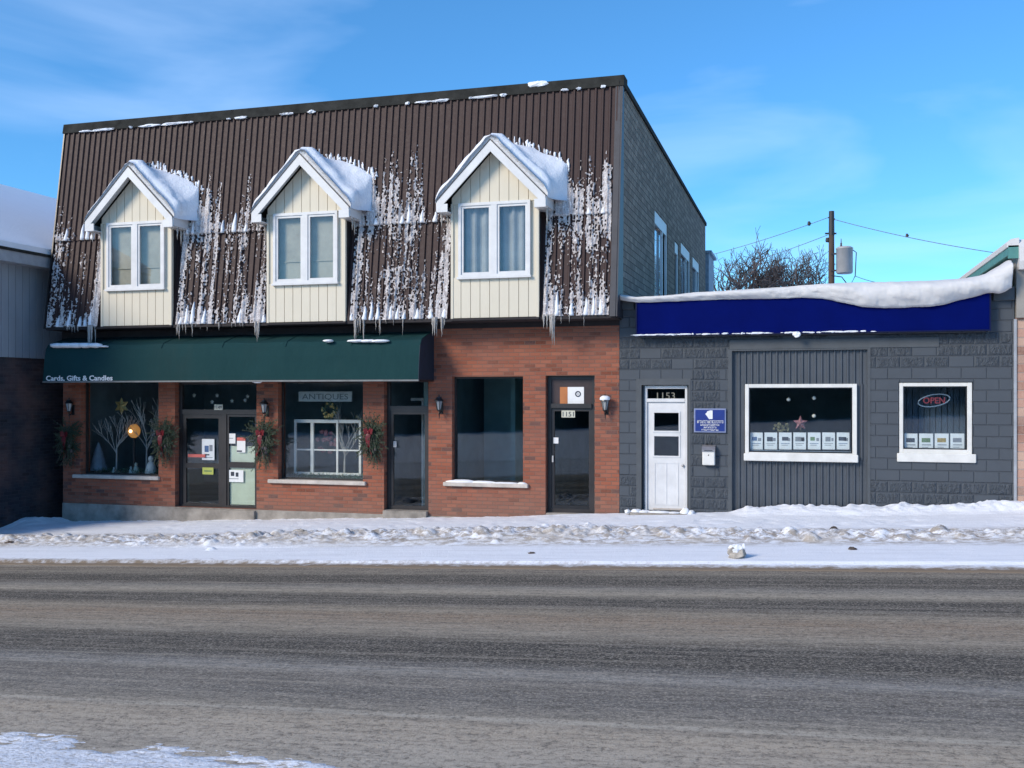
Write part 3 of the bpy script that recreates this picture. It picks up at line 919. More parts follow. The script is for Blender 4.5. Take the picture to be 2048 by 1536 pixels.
panel(mr, ZB, ZLAP + .1, 0)
panel(mr, ZLAP, ZR, .022)
# lap lip
n = len(prof)
mr.add([(px, ym(ZLAP) - h_ - .022, ZLAP) for px, h_ in prof] + [(px, ym(ZLAP) - h_ + .0, ZLAP) for px, h_ in prof], [(i, i + n, i + 1 + n, i + 1) for i in range(n - 1)])
roof = part('mansard_roof', mr, M['brown_metal'], bb)
# end caps, soffit, bottom drip edge
e = MB()
for X_, w_ in ((XM0 - .03, .03), (XM1, .03)):
    if X_ == XM1:
        part('end_trim', e, M['black_metal'], roof); e = MB()
    e.prism([(YB - .06, ZB - .03), (YF + .01, ZB - .03), (YF + .15, ZR), (YT - .06 - .02, ZR)], X_, X_ + w_)
e.prism([(YB - .075, ZB - .03), (YB + .02, ZB - .03), (YT + .02, ZR), (YT - .08, ZR)], XM1 - .11, XM1 - .002)
M['slate'] = plain('dark_slate_trim', (.035, .036, .046, 1), .5, .15)
part('end_trim', e, M['slate'], roof)
part('soffit', MB().box(XM0, XM1 - .002, YB - .03, YF + .05, ZB - .06, ZB - .005), M['soffit'], bb)
part('soffit_shade_strip', MB().box(XL - .004, XR + .004, YF - .02, YF - .001, 3.44, ZB - .062).box(XL - .005, AX1_, YF - .03, YF - .021, 3.36, ZB - .064), M['soffit'], roof)  # dark strips added on the brick as painted shadow of the roof overhang
fl = MB().prism([(YT - .10, ZR - .02), (YT + .3, ZR - .02), (YT + .3, 8.21), (YT - .06, 8.21)], XM0 - .05, XM1 + .05)
part('roof_flashing', fl, M['flashing'], roof)
rr = random.Random(3)
q = MB()
spots = [(PX(u, 19), w_) for u, w_ in ((172, .3), (205, .6), (262, .08), (300, .5), (352, .7), (380, .2), (458, .1), (483, .3), (570, .22), (583, .1), (623, .15), (752, .1), (815, .1), (845, .32), (882, .4), (942, .08), (970, .5), (1007, .12), (1130, .16), (1158, .1), (1207, .1))]
for k, (x_, w_) in enumerate(spots):
    part('ledge_snow', MB().blob((x_, YT - .11, ZR - .015), (w_ / 2, .035, .016 + .014 * rr.random()), k, 12, 6, .4), M['snow'], roof)
part('ledge_snow', MB().blob((PX(1075, 19), YT - .04, 8.17), (.22, .09, .07), 71, 12, 7, .25), M['snow'], roof)

# ---- snow crust caught in the ribs
DC = [-13.67, -9.675, -5.695]
def crust():
    edge_r = np.random.RandomState(3)
    xa = np.arange(XM0 + .01, XM1 - .12, .0135); za = np.arange(ZB + .0, 7.6, .019)
    Xg, Zg = np.meshgrid(xa, za, indexing='ij')
    rib = np.floor((Xg - XM0) / PITCH)
    colr = np.random.RandomState(8).rand(400)
    cr_ = colr[rib.astype(int) % 400]
    big = fbm(Xg * .9, Zg * .7, 100, 3)
    stk = fbm(Xg * 15, Zg * .8, 110, 3, .6)            # long runs down the ribs
    fine = fbm(Xg * 40, Zg * 7, 115, 3, .7)
    spk = fbm(Xg * 60, Zg * 42, 120, 2, .8)
    med = fbm(Xg * 4, Zg * 1.6, 130, 3, .6)
    top = 5.95 + .5 * (big - .5)
    for c_ in DC:
        top = np.maximum(top, 6.75 - .95 * np.abs(Xg - (c_ + 1.5)))
        top = np.maximum(top, 6.55 - 1.2 * np.abs(Xg - (c_ - 1.4)) if c_ > -13 else top)
    top = np.maximum(top, 7.15 - 1.3 * np.abs(Xg - PX(820, 18.9)))
    top = top + .9 * (cr_ - .5) + .5 * (fbm(Xg * 20, Zg * 0, 150, 2) - .5)
    low = (Zg < ZLAP) * 1.0
    dens = .54 + .09 * low + .18 * (cr_ - .5) + .20 * (med - .5)
    dens = dens - .16 * np.exp(-((Zg - 4.75) / .6) ** 2) * low * (big > .42)
    dens = dens - .22 * sstep(top - 1.0, top - .15, Zg) - .42 * sstep(top - .2, top + .35, Zg)
    ev = np.exp(-((Zg - ZB - .02) / .30) ** 2) * .17
    lap = np.exp(-np.clip(Zg - ZLAP - .02, 0, 9) / .30) * (Zg > ZLAP - .01) * .20
    under = ((Zg < ZLAP) & (Zg > ZLAP - .05)) * .12
    side = 0
    for c_ in DC:
        side = side + .34 * np.exp(-((Xg - (c_ + 1.02)) / .15) ** 2) * sstep(6.1, 5.7, Zg) + .36 * np.exp(-((Xg - (c_ - 1.06)) / .11) ** 2) * sstep(6.0, 5.7, Zg)
        side = side + .55 * np.exp(-((Xg - (c_ + 1.30)) / .28) ** 2 - ((Zg - 5.85) / .36) ** 2)
    hgt = dens + ev + lap - under + side + 1.0 * (stk - .5) + .55 * (fine - .5) + 1.0 * (spk - .5) - .5
    hgt = hgt - .07 * sstep(-14.6, -15.2, Xg)
    hgt = hgt + .55 * np.exp(-((Xg - (XM1 - .22)) / .09) ** 2) * (fbm(Xg * 2, Zg * 1.6, 140, 2) - .36)
    hgt = np.where((spk > .82 + .08 * sstep(top - .3, top + .9, Zg)) & (Zg < top + 1.0), np.maximum(hgt, .05), hgt)
    off = np.where(Zg > ZLAP, .022, 0)
    rib_h = rib_profile(Xg)
    t = np.clip(hgt, 0, .45)
    lift = np.minimum(rib_h, RH) * .9 + .004 + t * .09 + .012 * (fine - .5)
    fill = np.maximum(lift, .6 * RH * (t > .05) + t * .06)
    Yg = ym(Zg) - off - fill
    n = len(za)
    idx = np.arange(len(xa) * n).reshape(len(xa), n)
    ribtop = rib_h > .5 * RH
    k = hgt > np.where(ribtop, .06, 0)
    for c_ in DC: k &= ~((np.abs(Xg - c_) < .87) & (Zg < 5.9))
    for c_ in DC: k &= ~((np.abs(Xg - c_) < .95) & (Zg < 6.9 - .95 * np.abs(Xg - c_)))
    kk = (k[:-1, :-1] & k[1:, :-1] & k[1:, 1:] & k[:-1, 1:]).reshape(-1)
    q_ = np.stack([idx[:-1, :-1], idx[1:, :-1], idx[1:, 1:], idx[:-1, 1:]], -1).reshape(-1, 4)[kk]
    m = MB(); m.v = np.stack([Xg, Yg, Zg], -1).reshape(-1, 3); 
    used = np.unique(q_); remap = -np.ones(len(m.v), int); remap[used] = np.arange(len(used))
    m.v = m.v[used].tolist(); m.f = [tuple(r) for r in remap[q_].tolist()]
    return m
part('snow_crust', crust(), M['crust'], roof, True)
rr = random.Random(77)
def wedge(x_, z_, h_, w_, off, k):
    """snow sliding down one rib pan, widest and thickest where it has stopped"""
    m = MB(); n = 9; vs = []
    for i in range(n + 1):
        t = i / n
        ww = w_ * (1 - t) ** .7 * (1 + .08 * math.sin(k * 3 + i * 2.1)) + .004
        th = (.055 * (1 - t) ** .8 * min(1, (i + .7) * .9) + .006)
        z = z_ + h_ * t; y = ym(z) - off; xx = x_ + .006 * math.sin(k + i * .7)
        vs += [(xx - ww, y + .002, z), (xx - ww * .6, y - th * .8 - RH * .6, z), (xx, y - th - RH * .6, z + .006 * math.sin(i + k)), (xx + ww * .6, y - th * .75 - RH * .6, z), (xx + ww, y + .002, z)]
    fs = [(i * 5 + j, i * 5 + j + 1, (i + 1) * 5 + j + 1, (i + 1) * 5 + j) for i in range(n) for j in range(4)]
    fs.append((4, 3, 2, 1, 0))
    m.add(vs, fs)
    return m
nr = int((XM1 - XM0) / PITCH)
for r_i in range(1, nr - 1):
    x_ = XM0 + (r_i + .28) * PITCH
    if any(abs(x_ - c_) < .95 for c_ in DC): continue
    if r_i % 2 == 0 or rr.random() < .22:
        if rr.random() < .88: part('snow_wedge', wedge(x_, ZB + .005, rr.uniform(.16, .48), rr.uniform(.04, .068), 0, r_i), M['snow'], roof, True)
        if rr.random() < .72 and not any(abs(x_ - c_) < 1.06 for c_ in DC): part('snow_wedge', wedge(x_, ZLAP + .005, rr.uniform(.14, .42), rr.uniform(.038, .066), .022, r_i + 40), M['snow'], roof, True)
# ---- icicles
def icicle(x, y, z, L_, r, seed):
    rr = random.Random(seed)
    pts, rad = [], []
    n = 6
    for i in range(n + 1):
        t = i / n
        pts.append((x + rr.uniform(-.006, .006), y + rr.uniform(-.006, .006), z - L_ * t)); rad.append(max(.0025, r * (1 - t) ** .8 * (1 + rr.uniform(-.2, .2))))
    return MB().tube(pts, rad, 6)
rr = random.Random(12)
ics = []
for (u0, u1, n, l0, l1, r0) in ((135, 165, 6, .08, .2, .02), (176, 190, 6, .35, .75, .03), (352, 372, 5, .15, .4, .02), (380, 500, 14, .05, .3, .014), (505, 522, 6, .2, .45, .025),
                              (700, 730, 9, .2, .55, .022), (735, 840, 10, .05, .35, .013), (862, 890, 9, .15, .40, .028), (1088, 1112, 9, .2, .6, .026), (1116, 1170, 5, .05, .25, .012)):
    for k in range(n):
        ics.append((PX(rr.uniform(u0, u1), 18.42), rr.uniform(18.38, 18.44), ZB + .03, rr.uniform(l0, l1), r0 * rr.uniform(.6, 1.2)))
for k, (x_, y_, z_, l_, r_) in enumerate(ics):
    part('icicle', icicle(x_, y_, z_, l_, r_, k), M['ice'], roof, True)

# ---- dormers
def dormer(c):
    YD = 18.40
    hw = .865
    za, ze = 6.86, 5.80
    # siding front, battened into boards with real joints, gable included
    m = MB()
    nb = 9
    bw = 2 * hw / nb
    wx0, wx1, wz0, wz1 = c - .715, c + .715, 4.37, 5.80
    def gz(x): return 6.80 - abs(x - c) * 1.03
    for k in range(nb):
        x0 = c - hw + k * bw + .006; x1 = x0 + bw - .012
        def strip(za_, fz, y):
            for (p, q2) in (((x0, x1)),) :
                pass
        # below the window
        if x1 > wx0 and x0 < wx1:
            m.prism([(x0, ZB + .0), (x1, ZB + .0), (x1, wz0 + .01), (x0, wz0 + .01)], YD, YD + .03, 'y')
            lo = wz1 - .01
        else:
            lo = ZB
        pts = [(x0, lo), (x1, lo), (x1, gz(x1))]
        if x0 < c < x1: pts.append((c, gz(c)))
        pts.append((x0, gz(x0)))
        m.prism(pts, YD, YD + .03, 'y')
    m.prism([(c - hw, ZB), (c + hw, ZB), (c + hw, wz0), (c - hw, wz0)], YD + .02, YD + .05, 'y')
    m.prism([(c - hw, wz0), (wx0, wz0), (wx0, wz1), (c - hw, wz1)], YD + .02, YD + .05, 'y')
    m.prism([(wx1, wz0), (c + hw, wz0), (c + hw, wz1), (wx1, wz1)], YD + .02, YD + .05, 'y')
    m.prism([(c - hw, wz1), (c + hw, wz1), (c + hw, gz(c + hw)), (c, gz(c)), (c - hw, gz(c - hw))], YD + .02, YD + .05, 'y')
    dm = part('dormer', m, M['siding'], bb)
    # cheeks
    ch = MB()
    ch.box(c - hw + .01, c - hw + .03, YD + .05, 19.1, ZB + .02, 5.9); ch.box(c + hw - .03, c + hw - .01, YD + .05, 19.1, ZB + .02, 5.9)
    part('cheek', ch, M['soffit'], dm)
    part('corner_trim', MB().box(c - hw - .012, c - hw + .035, YD - .012, YD + .06, ZB - .01, 5.80), M['siding'], dm)
    part('corner_trim', MB().box(c + hw - .035, c + hw + .012, YD - .012, YD + .06, ZB - .01, 5.80), M['siding'], dm)
    part('base_trim', MB().box(c - hw - .015, c + hw + .015, YD - .02, YD + .06, ZB - .05, ZB - .011), M['soffit'], dm)
    # window
    fr = frame_mb(wx0, wx1, wz0, wz1, YD - .045, YD + .03, .055, bars=((c, .12),))
    fr.box(wx0 - .02, wx1 + .02, YD - .075, YD - .002, wz0 - .03, wz0 + .012)
    fo = part('window_frame', fr, M['white_trim'], dm)
    sa = MB()
    for s0, s1 in ((wx0 + .057, c - .062), (c + .062, wx1 - .057)):
        g_ = frame_mb(s0, s1, wz0 + .057, wz1 - .057, YD - .025, YD + .02, .042)
        sa.add(g_.v, g_.f)
    part('sash', sa, M['white_trim'], dm)
    part('window_pane', pane_mb(wx0 + .08, c - .09, YD + .0, wz0 + .08, wz1 - .08), M['house_glass'], dm)
    part('window_pane', pane_mb(c + .09, wx1 - .08, YD + .0, wz0 + .08, wz1 - .08), M['house_glass'], dm)
    # room behind
    rmx = MB()
    a, b = c - hw + .035, c + hw - .035
    rmx.quad((a, YD + .3, 3.9), (b, YD + .3, 3.9), (b, YD + .3, 5.9), (a, YD + .3, 5.9))
    part('blind' if c < -8 else 'curtain', curtain_mb(a, b, YD + .12, 4.0, 5.9, c), M['blind'] if c < -8 else M['curtain'], dm)
    # roof slabs
    YR0 = 18.13
    r_ = MB(); tk = .05
    sl_ = 1.03
    ex = 1.07
    zap = 6.93
    for s in (-1, 1):
        p = [(c, zap), (c + s * ex, zap - ex * sl_), (c + s * ex, zap - ex * sl_ - tk), (c, zap - tk)]
        if s > 0: p = p[::-1]
        r_.prism(p, YR0 + .025, 19.2, 'y')
    part('dormer_roof', r_, M['flashing'], dm)
    tr = MB()
    for s in (-1, 1):
        th = .165
        p = [(c, zap - .012), (c + s * ex, zap - .012 - ex * sl_), (c + s * ex, zap - ex * sl_ - th), (c + s * (ex - .04), zap - ex * sl_ - th - .0), (c, zap - th - .06)]
        if s > 0: p = p[::-1]
        tr.prism(p, YR0, YR0 + .024, 'y')
        # boxed eave return and eave fascia
        x0, x1 = c + s * (hw - .01), c + s * (ex + .006)
        tr.box(x0, x1, YR0 + .001, YR0 + .023, zap - ex * sl_ - th - .055, zap - ex * sl_ - th + .10)
        tr.box(c + s * (ex + .001), c + s * (ex + .022), YR0 + .026, 18.85, zap - ex * sl_ - th - .03, zap - ex * sl_ + .0)
        tr.box(x0, c + s * ex, YR0 + .024, 18.85, zap - ex * sl_ - th - .05, zap - ex * sl_ - th - .035)
        # raking soffit
        p = [(c, zap - tk - .006), (c + s * ex, zap - ex * sl_ - tk - .006), (c + s * ex, zap - ex * sl_ - tk - .016), (c, zap - tk - .016)]
        if s > 0: p = p[::-1]
        tr.prism(p, YR0 + .026, YD, 'y')
    part('gable_trim', tr, M['white_trim'], dm)
    # snow on both slopes
    sn = MB()
    for s in (-1, 1):
        ns, ny = 30, 18
        seed = int(abs(c) * 10) + (s + 1)
        sg, yg = np.meshgrid(np.linspace(0, 1, ns), np.linspace(0, 1, ny), indexing='ij')
        y0, y1 = YR0 + .012, 18.93
        yy = y0 + (y1 - y0) * yg
        thk = (.10 if s < 0 else .16) + .09 * fbm(sg * 3, yg * 3, seed) + .06 * fbm(sg * 8, yg * 8, seed + 5) + (.10 * yg * (1 - (2 * sg - 1.1) ** 2) if s > 0 else 0)
        edge = np.minimum(1, sg * 30 + .8) * np.clip((1 - sg) * 7, 0, 1) ** .5 * np.clip(yg * 5 + .25, 0, 1) ** .6
        thk = thk * edge
        ss = sg * (ex + .04)
        nx_, nz_ = s * sl_ / math.hypot(1, sl_), 1 / math.hypot(1, sl_)
        bx = c + s * ss; bz = zap + .004 - ss * sl_
        bulge = .05 * np.clip(yg * 5, 0, 1)
        Xs = bx + nx_ * thk * (sg > .02); Zs = bz + nz_ * thk + (.03 * (1 - sg * 12).clip(0, 1))
        bk = sstep(.12, .95, yg)
        if s > 0:
            xe = (1.36 + (.06 if c > -8 else 0)) * sg
            ze = 7.06 - .36 * sg - .22 * sg ** 3 + .10 * (fbm(sg * 5, yg * 2, seed + 9) - .5)
            ze = np.where(sg > .93, ze - (sg - .93) * 9.5, ze)
            Xs = Xs * (1 - bk) + (c + xe) * bk; Zs = Zs * (1 - bk ** 1.5) + ze * bk ** 1.5
        else:
            Zs = Zs + .10 * bk * (1 - sg * .6)
        vs = np.stack([Xs, yy, Zs], -1).reshape(-1, 3).tolist()
        # front skirt down to the roof
        base = len(vs)
        vs += [(c + s * t_ * (ex + .03), y0 + .03, zap - t_ * (ex + .03) * sl_ - .002) for t_ in np.linspace(0, 1, ns)]
        fs = [(i * ny + j, (i + 1) * ny + j, (i + 1) * ny + j + 1, i * ny + j + 1) for i in range(ns - 1) for j in range(ny - 1)]
        fs += [(i * ny, (i + 1) * ny, base + i + 1, base + i) for i in range(ns - 1)]
        # eave underside
        b2 = len(vs)
        vs += [(c + s * (ex - .01), y, zap - (ex - .01) * sl_) for y in np.linspace(y0, y1, ny)]
        fs += [((ns - 1) * ny + j, (ns - 1) * ny + j + 1, b2 + j + 1, b2 + j) for j in range(ny - 1)]
        sn.add(vs, fs)
    # drip edge showing as a dark line under the snow
    de = MB()
    for s in (-1, 1):
        p = [(c, zap + .012), (c + s * (ex + .02), zap + .012 - (ex + .02) * sl_), (c + s * (ex + .02), zap - .008 - (ex + .02) * sl_), (c, zap - .008)]
        if s > 0: p = p[::-1]
        de.prism(p, YR0 - .010, YR0 + .024, 'y')
    part('drip_edge', de, M['bronze'], dm)
    # ragged snow where the roof meets the ribs
    rr = random.Random(int(c * 100))
    for k in range(74):
        t_ = rr.random()
        s = 1 if rr.random() < .75 else -1
        if s > 0:
            x_ = c + t_ * 1.36; z_ = 7.06 - .36 * t_ - .22 * t_ ** 3 + rr.uniform(-.10, .10)
        else:
            x_ = c - t_ * 1.12; z_ = zap - t_ * 1.12 * sl_ + rr.uniform(.08, .22)
        sn.blob((x_, ym(z_) - .03, z_), (rr.uniform(.012, .035), .035, rr.uniform(.02, .10)), k, 6, 5, .35)
    part('dormer_snow', sn, M['snow'], dm, True)
    for s in (-1, 1):
        for k in range(2):
            x_ = c + s * (ex - .02 - .05 * k)
            part('dormer_icicle', icicle(x_, 18.35 + .2 * k, zap - ex * sl_ - .15, .25 + .2 * rr.random(), .03, k + 5), M['ice'], dm, True)
def curtain_mb(a, b, y, z0, z1, seed):
    m = MB(); n = 60
    rr = random.Random(seed); ph = rr.random() * 9
    if seed < -8:
        m.box(a, b, y, y + .01, z0, z1)
        m.box(a, b, y - .02, y - .002, z0 + .82, z0 + .845)
        m.box(a, b, y - .03, y - .002, z1 - .12, z1)
        return m
    vs = []
    for i in range(n + 1):
        t = i / n
        yy = y + .03 * math.sin(t * 55 + ph) + .02 * math.sin(t * 23)
        vs += [(a + (b - a) * t, yy, z0), (a + (b - a) * t, yy, z1)]
    m.add(vs, [(2 * i, 2 * i + 2, 2 * i + 3, 2 * i + 1) for i in range(n)])
    return m
for c_ in DC: dormer(c_)
# lower rear wing seen past the side wall
solo('rear_annex', MB().box(XS - 4, XS + .10, 36.4, 38.4, -1, 7.15).box(XS - 4, XS + .2, 36.35, 38.5, 7.152, 7.25), M['pale_wall'],
     'pale blue grey wall strip behind the far end of the block side wall', 'building', (XS, 37, 0))

# ================================================================== AWNING
AX0, AX1 = -15.84, -7.15
aw = thing('awning', 'long dark green canvas awning over the left shop windows, with white lettering', 'awning', ((AX0 + AX1) / 2, 18.6, 2.39))
pf = [(YF - .003, 3.40), (18.62, 3.30), (18.33, 3.20), (18.25, 3.09), (18.21, 2.90), (18.18, 2.66), (18.16, 2.42)]
m = MB(); nx = 90
vs = []
for i in range(nx + 1):
    x_ = AX0 + (AX1 - AX0) * i / nx
    sag = .018 * abs(math.sin(math.pi * (i % 15) / 15.0))
    for j, (y_, z_) in enumerate(pf):
        vs.append((x_, y_ + (sag * .6 if 2 < j < 6 else 0), z_ - (sag if 0 < j < 3 else 0)))
k = len(pf)
m.add(vs, [(i * k + j, i * k + j + 1, (i + 1) * k + j + 1, (i + 1) * k + j) for i in range(nx) for j in range(k - 1)])
cn = part('canopy', m, M['canvas'], aw, False)
for x_ in (AX0, AX1):
    e = MB(); e.prism([(y_, z_) for y_, z_ in pf] + [(YF - .003, 2.42)], x_ - .004, x_ + .004)
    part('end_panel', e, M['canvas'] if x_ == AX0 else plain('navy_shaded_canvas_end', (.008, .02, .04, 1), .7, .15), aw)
sm_ = MB()
for i in range(0, 7):
    x_ = AX0 + (AX1 - AX0) * i / 6
    sm_.tube([(x_, y_ - .006, z_ + .006) for y_, z_ in pf[:4]], .006, 5)
part('seam', sm_, M['canvas'], cn)
part('bottom_rail', MB().bbox(AX0 - .01, AX1 + .01, 18.145, 18.18, 2.385, 2.418, .005), plain('grey_awning_rail', (.16, .17, .17, 1), .5, .15), aw)
part('side_rail', MB().box(AX1 - .03, AX1, 18.19, YF - .01, 2.388, 2.415).box(AX0, AX0 + .03, 18.19, YF - .01, 2.388, 2.415), M['black_metal'], aw)
tx = text_mb('Cards, Gifts & Candles', .150, PX(92, 18.15), 18.152, PZ(150, 761, 18.15), width=PX(225, 18.15) - PX(92, 18.15), bold=True)
part('lettering', tx, M['white_paper'], aw)
def patch(u0, u1, v, h_, n):
    q = MB()
    for k in range(n):
        u_ = u0 + (u1 - u0) * (k + .5) / n
        w_ = (PX(u1, 18.25) - PX(u0, 18.25)) / n
        q.blob((PX(u_, 18.25), 18.27, PZ(u_, v, 18.27)), (w_ * .8, .10, h_), k + int(u0), 10, 6, .15)
    part('awning_snow', q, M['snow'], aw, True)
patch(104, 198, 691, .055, 5); patch(196, 213, 693, .02, 2); patch(700, 772, 682, .03, 3); patch(650, 662, 682, .03, 1); patch(508, 520, 762, .045, 1)

# ================================================================== SHOP WINDOW DISPLAY
def grow(m, p, d, L_, r, depth, rr, spread=.5, nseg=3, split=(2, 3), taper=.62, up=.1, sides=5, minr=.002, env=None):
    p = Vector(p); d = Vector(d).normalized()
    pts = [p.copy()]; rad = [r]
    for i in range(nseg):
        d = (d + Vector((rr.uniform(-1, 1), rr.uniform(-1, 1), rr.uniform(-1, 1))) * .12 + Vector((0, 0, up * .3))).normalized()
        p = p + d * L_ / nseg
        if env and env(p): depth = 0
        pts.append(p.copy()); rad.append(max(minr, r * (1 - .35 * (i + 1) / nseg)))
    m.tube(pts, rad, sides, False)
    if depth <= 0: return
    for k in range(rr.randint(*split)):
        q_ = pts[-1] if k == 0 else pts[rr.randint(1, nseg)]
        v = Vector((rr.gauss(0, 1), rr.gauss(0, 1), rr.gauss(0, 1))).normalized()
        nd = (d + v * spread + Vector((0, 0, up))).normalized()
        grow(m, q_, nd, L_ * rr.uniform(.6, .85), max(minr, r * taper), depth - 1, rr, spread, nseg, split, taper, up, sides, minr, env)
YD_ = 19.55
def spot(u, v, Y): return (PX(u, Y), Y, PZ(u, v, Y))
zf1 = W1[2] + .01; zf2 = W2[2] + .01
def twig_tree(u, Y, zf, h_, seed, label):
    x_ = PX(u, Y)
    t = thing('twig_tree', label, 'decorative tree', (x_, Y, zf), group='white twig trees in the shop windows')
    rr = random.Random(seed)
    m = MB(); m.tube([(x_, Y, zf + .04), (x_ + .01, Y, zf + h_ * .45)], [.022, .017], 6)
    part('trunk', m, M['twig_white'], t)
    c = MB()
    for k in range(9):
        zz = zf + h_ * (.3 + .2 * rr.random())
        a_ = rr.uniform(0, 6.28)
        grow(c, (x_, Y, zz), (math.cos(a_) * .75, math.sin(a_) * .4, 1.0), h_ * .24, .011, 3, rr, .38, 2, (2, 3), .7, .15, 4, .004)
    part('branches', c, M['twig_white'], t)
    part('stand', MB().lathe([(.07, 0), (.065, .04), (.03, .06)], (x_, Y, zf)), M['figurine'], t)
twig_tree(233, 19.62, zf1, 1.25, 3, 'shorter white twig tree in the middle of the left display window')
twig_tree(293, 19.62, zf1, 1.5, 8, 'taller white twig tree at the right side of the left display window')
twig_tree(689, 19.75, zf2, 1.45, 21, 'white twig tree behind the white sash in the right display window')
def star_mb(x, y, z, r, n=6, r2=.55, th=.02):
    m = MB(); pts = []
    for k in range(2 * n):
        a_ = math.pi * k / n + math.pi / 2
        q_ = r if k % 2 == 0 else r * r2
        pts.append((x + q_ * math.cos(a_), z + q_ * math.sin(a_)))
    vs = [(p[0], y, p[1]) for p in pts] + [(x, y - th * 2, z), (x, y + th, z)]
    c1 = len(pts)
    m.add(vs, [(i, (i + 1) % c1, c1) for i in range(c1)] + [((i + 1) % c1, i, c1 + 1) for i in range(c1)])
    return m
p_ = spot(243, 812, 19.5)
t = thing('star_ornament', 'large gold paper star hanging high in the left display window', 'star ornament', (p_[0], p_[1], p_[2]))
part('star', star_mb(*p_, .20, 6, .55), M['gold'], t)
part('cord', MB().tube([p_, (p_[0], p_[1], 2.6)], .003, 4), M['wire'], t)
p_ = spot(268, 862, 19.7)
t = thing('globe_lamp', 'glowing amber globe lamp between the two twig trees', 'lamp', (p_[0], p_[1], zf1))
part('globe', MB().blob(p_, (.14, .14, .16), 2, 16, 10, .02), M['amber_globe'], t, True)
part('bulb', MB().blob((p_[0] + .02, p_[1] - .15, p_[2]), (.035, .03, .035), 2, 10, 8, .02), M['bulb'], t, True)
part('base', MB().lathe([(.09, 0), (.08, .05), (.03, .1), (.028, p_[2] - zf1 - .13), (.06, p_[2] - zf1 - .1)], (p_[0], p_[1], zf1)), M['bronze'], t)
def figurine(name, u, Y, zf, h_, label, mat, seed, cat='figurine'):
    x_ = PX(u, Y)
    t = thing(name, label, cat, (x_, Y, zf))
    part('body', MB().lathe([(.3 * h_, 0), (.33 * h_, .1 * h_), (.22 * h_, .5 * h_), (.1 * h_, .68 * h_)], (x_, Y, zf), 12), mat, t, True)
    part('head', MB().blob((x_, Y, zf + .8 * h_), (.15 * h_, .15 * h_, .18 * h_), seed, 12, 8, .03), mat, t, True)
figurine('angel_figurine', 302, 19.45, zf1, .42, 'tall white ceramic figure at the right end of the left display', M['figurine'], 1)
figurine('snowman_figurine', 262, 19.42, zf1, .17, 'small white figure on the greens in front of the globe lamp', M['figurine'], 2)
figurine('deer_figurine', 272, 19.50, zf1, .25, 'cream coloured figurine just right of the smallest white figure', M['number'], 3)
figurine('bottle_figurine', 228, 19.42, zf1, .14, 'tiny white figure at the foot of the shorter twig tree', M['figurine'], 4)
x_ = PX(197, 19.6)
t = thing('frosted_tree', 'frosted blue grey cone tree at the left of the left display', 'ornament', (x_, 19.6, zf1))
part('cone', MB().lathe([(.23, .05), (.15, .22), (.17, .22), (.10, .42), (.115, .42), (.01, .68)], (x_, 19.6, zf1), 14), M['frost'], t)
part('base', MB().lathe([(.09, 0), (.08, .06)], (x_, 19.6, zf1)), M['figurine'], t)
def garland(o, zf, seed, label):
    rr = random.Random(seed); m = MB()
    for k in range(1500):
        x_ = rr.uniform(o[0] + .05, o[1] - .05); y_ = rr.uniform(19.3, 19.7); z_ = zf + rr.uniform(0, .09)
        d = Vector((rr.gauss(0, 1), rr.gauss(0, 1), rr.gauss(.3, .7))).normalized() * rr.uniform(.04, .09)
        s_ = Vector((-d.y, d.x, 0)).normalized() * .007
        m.add([(x_ - s_.x, y_ - s_.y, z_), (x_ + s_.x, y_ + s_.y, z_), (x_ + d.x, y_ + d.y, z_ + d.z)], [(0, 1, 2)])
    solo('garland', m, M['garland'], label, 'garland', ((o[0] + o[1]) / 2, 19.5, zf), group='garlands lining the display windows')
garland(W1, zf1, 3, 'evergreen garland lining the floor of the left display window')
garland(W2, zf2, 4, 'evergreen garland lining the floor of the right display window')
# second display: ANTIQUES board, old white sash, gilt wreath
a_, b_ = PX(597, 19.4), PX(704, 19.4)
z0, z1 = PZ(650, 803, 19.4), PZ(650, 783, 19.4)
t = thing('antiques_sign', 'grey white board reading ANTIQUES hanging in the right display window', 'sign', ((a_ + b_) / 2, 19.4, z0))
part('board', MB().bbox(a_, b_, 19.40, 19.42, z0, z1, .005), plain('grey_white_board', (.36, .40, .40, 1), .7, .1), t)
part('lettering', text_mb('ANTIQUES', .17, (a_ + b_) / 2, 19.395, z0 + .045, width=(b_ - a_) * .86, align='CENTER'), plain('dark_grey_letters', (.10, .13, .14, 1), .6, .1), t)
Ys = 19.5
xa_, xb_, xc_, xd_ = PX(588, Ys), PX(624, Ys), PX(674, Ys), PX(722, Ys)
zt_, zm_, zb_ = PZ(650, 843, Ys), PZ(650, 900, Ys), PZ(650, 945, Ys)
m = MB()
m.box(xa_, xd_, Ys, Ys + .04, zt_ - .03, zt_ + .04)
m.box(xa_, xa_ + .05, Ys, Ys + .04, zb_, zt_ - .03); m.box(xd_ - .05, xd_, Ys, Ys + .04, zb_, zt_ - .03)
m.box(xb_ - .035, xb_ + .035, Ys - .002, Ys + .042, zb_, zt_ - .03); m.box(xc_ - .02, xc_ + .02, Ys + .004, Ys + .036, zb_, zt_ - .03)
m.box(xa_ + .05, xd_ - .05, Ys + .006, Ys + .034, zm_ - .015, zm_ + .015)
m.box(xa_, xd_, Ys, Ys + .04, zb_ - .05, zb_)
solo('window_sash_prop', m, M['cream_trim'], 'old white painted window sash standing in the right display window', 'window sash', (xa_, Ys, zb_))
p_ = spot(659, 821, 19.46)
t = thing('gilt_wreath', 'round gold and green wreath hanging under the ANTIQUES board', 'wreath', p_)
rr = random.Random(5); m = MB(); m2 = MB()
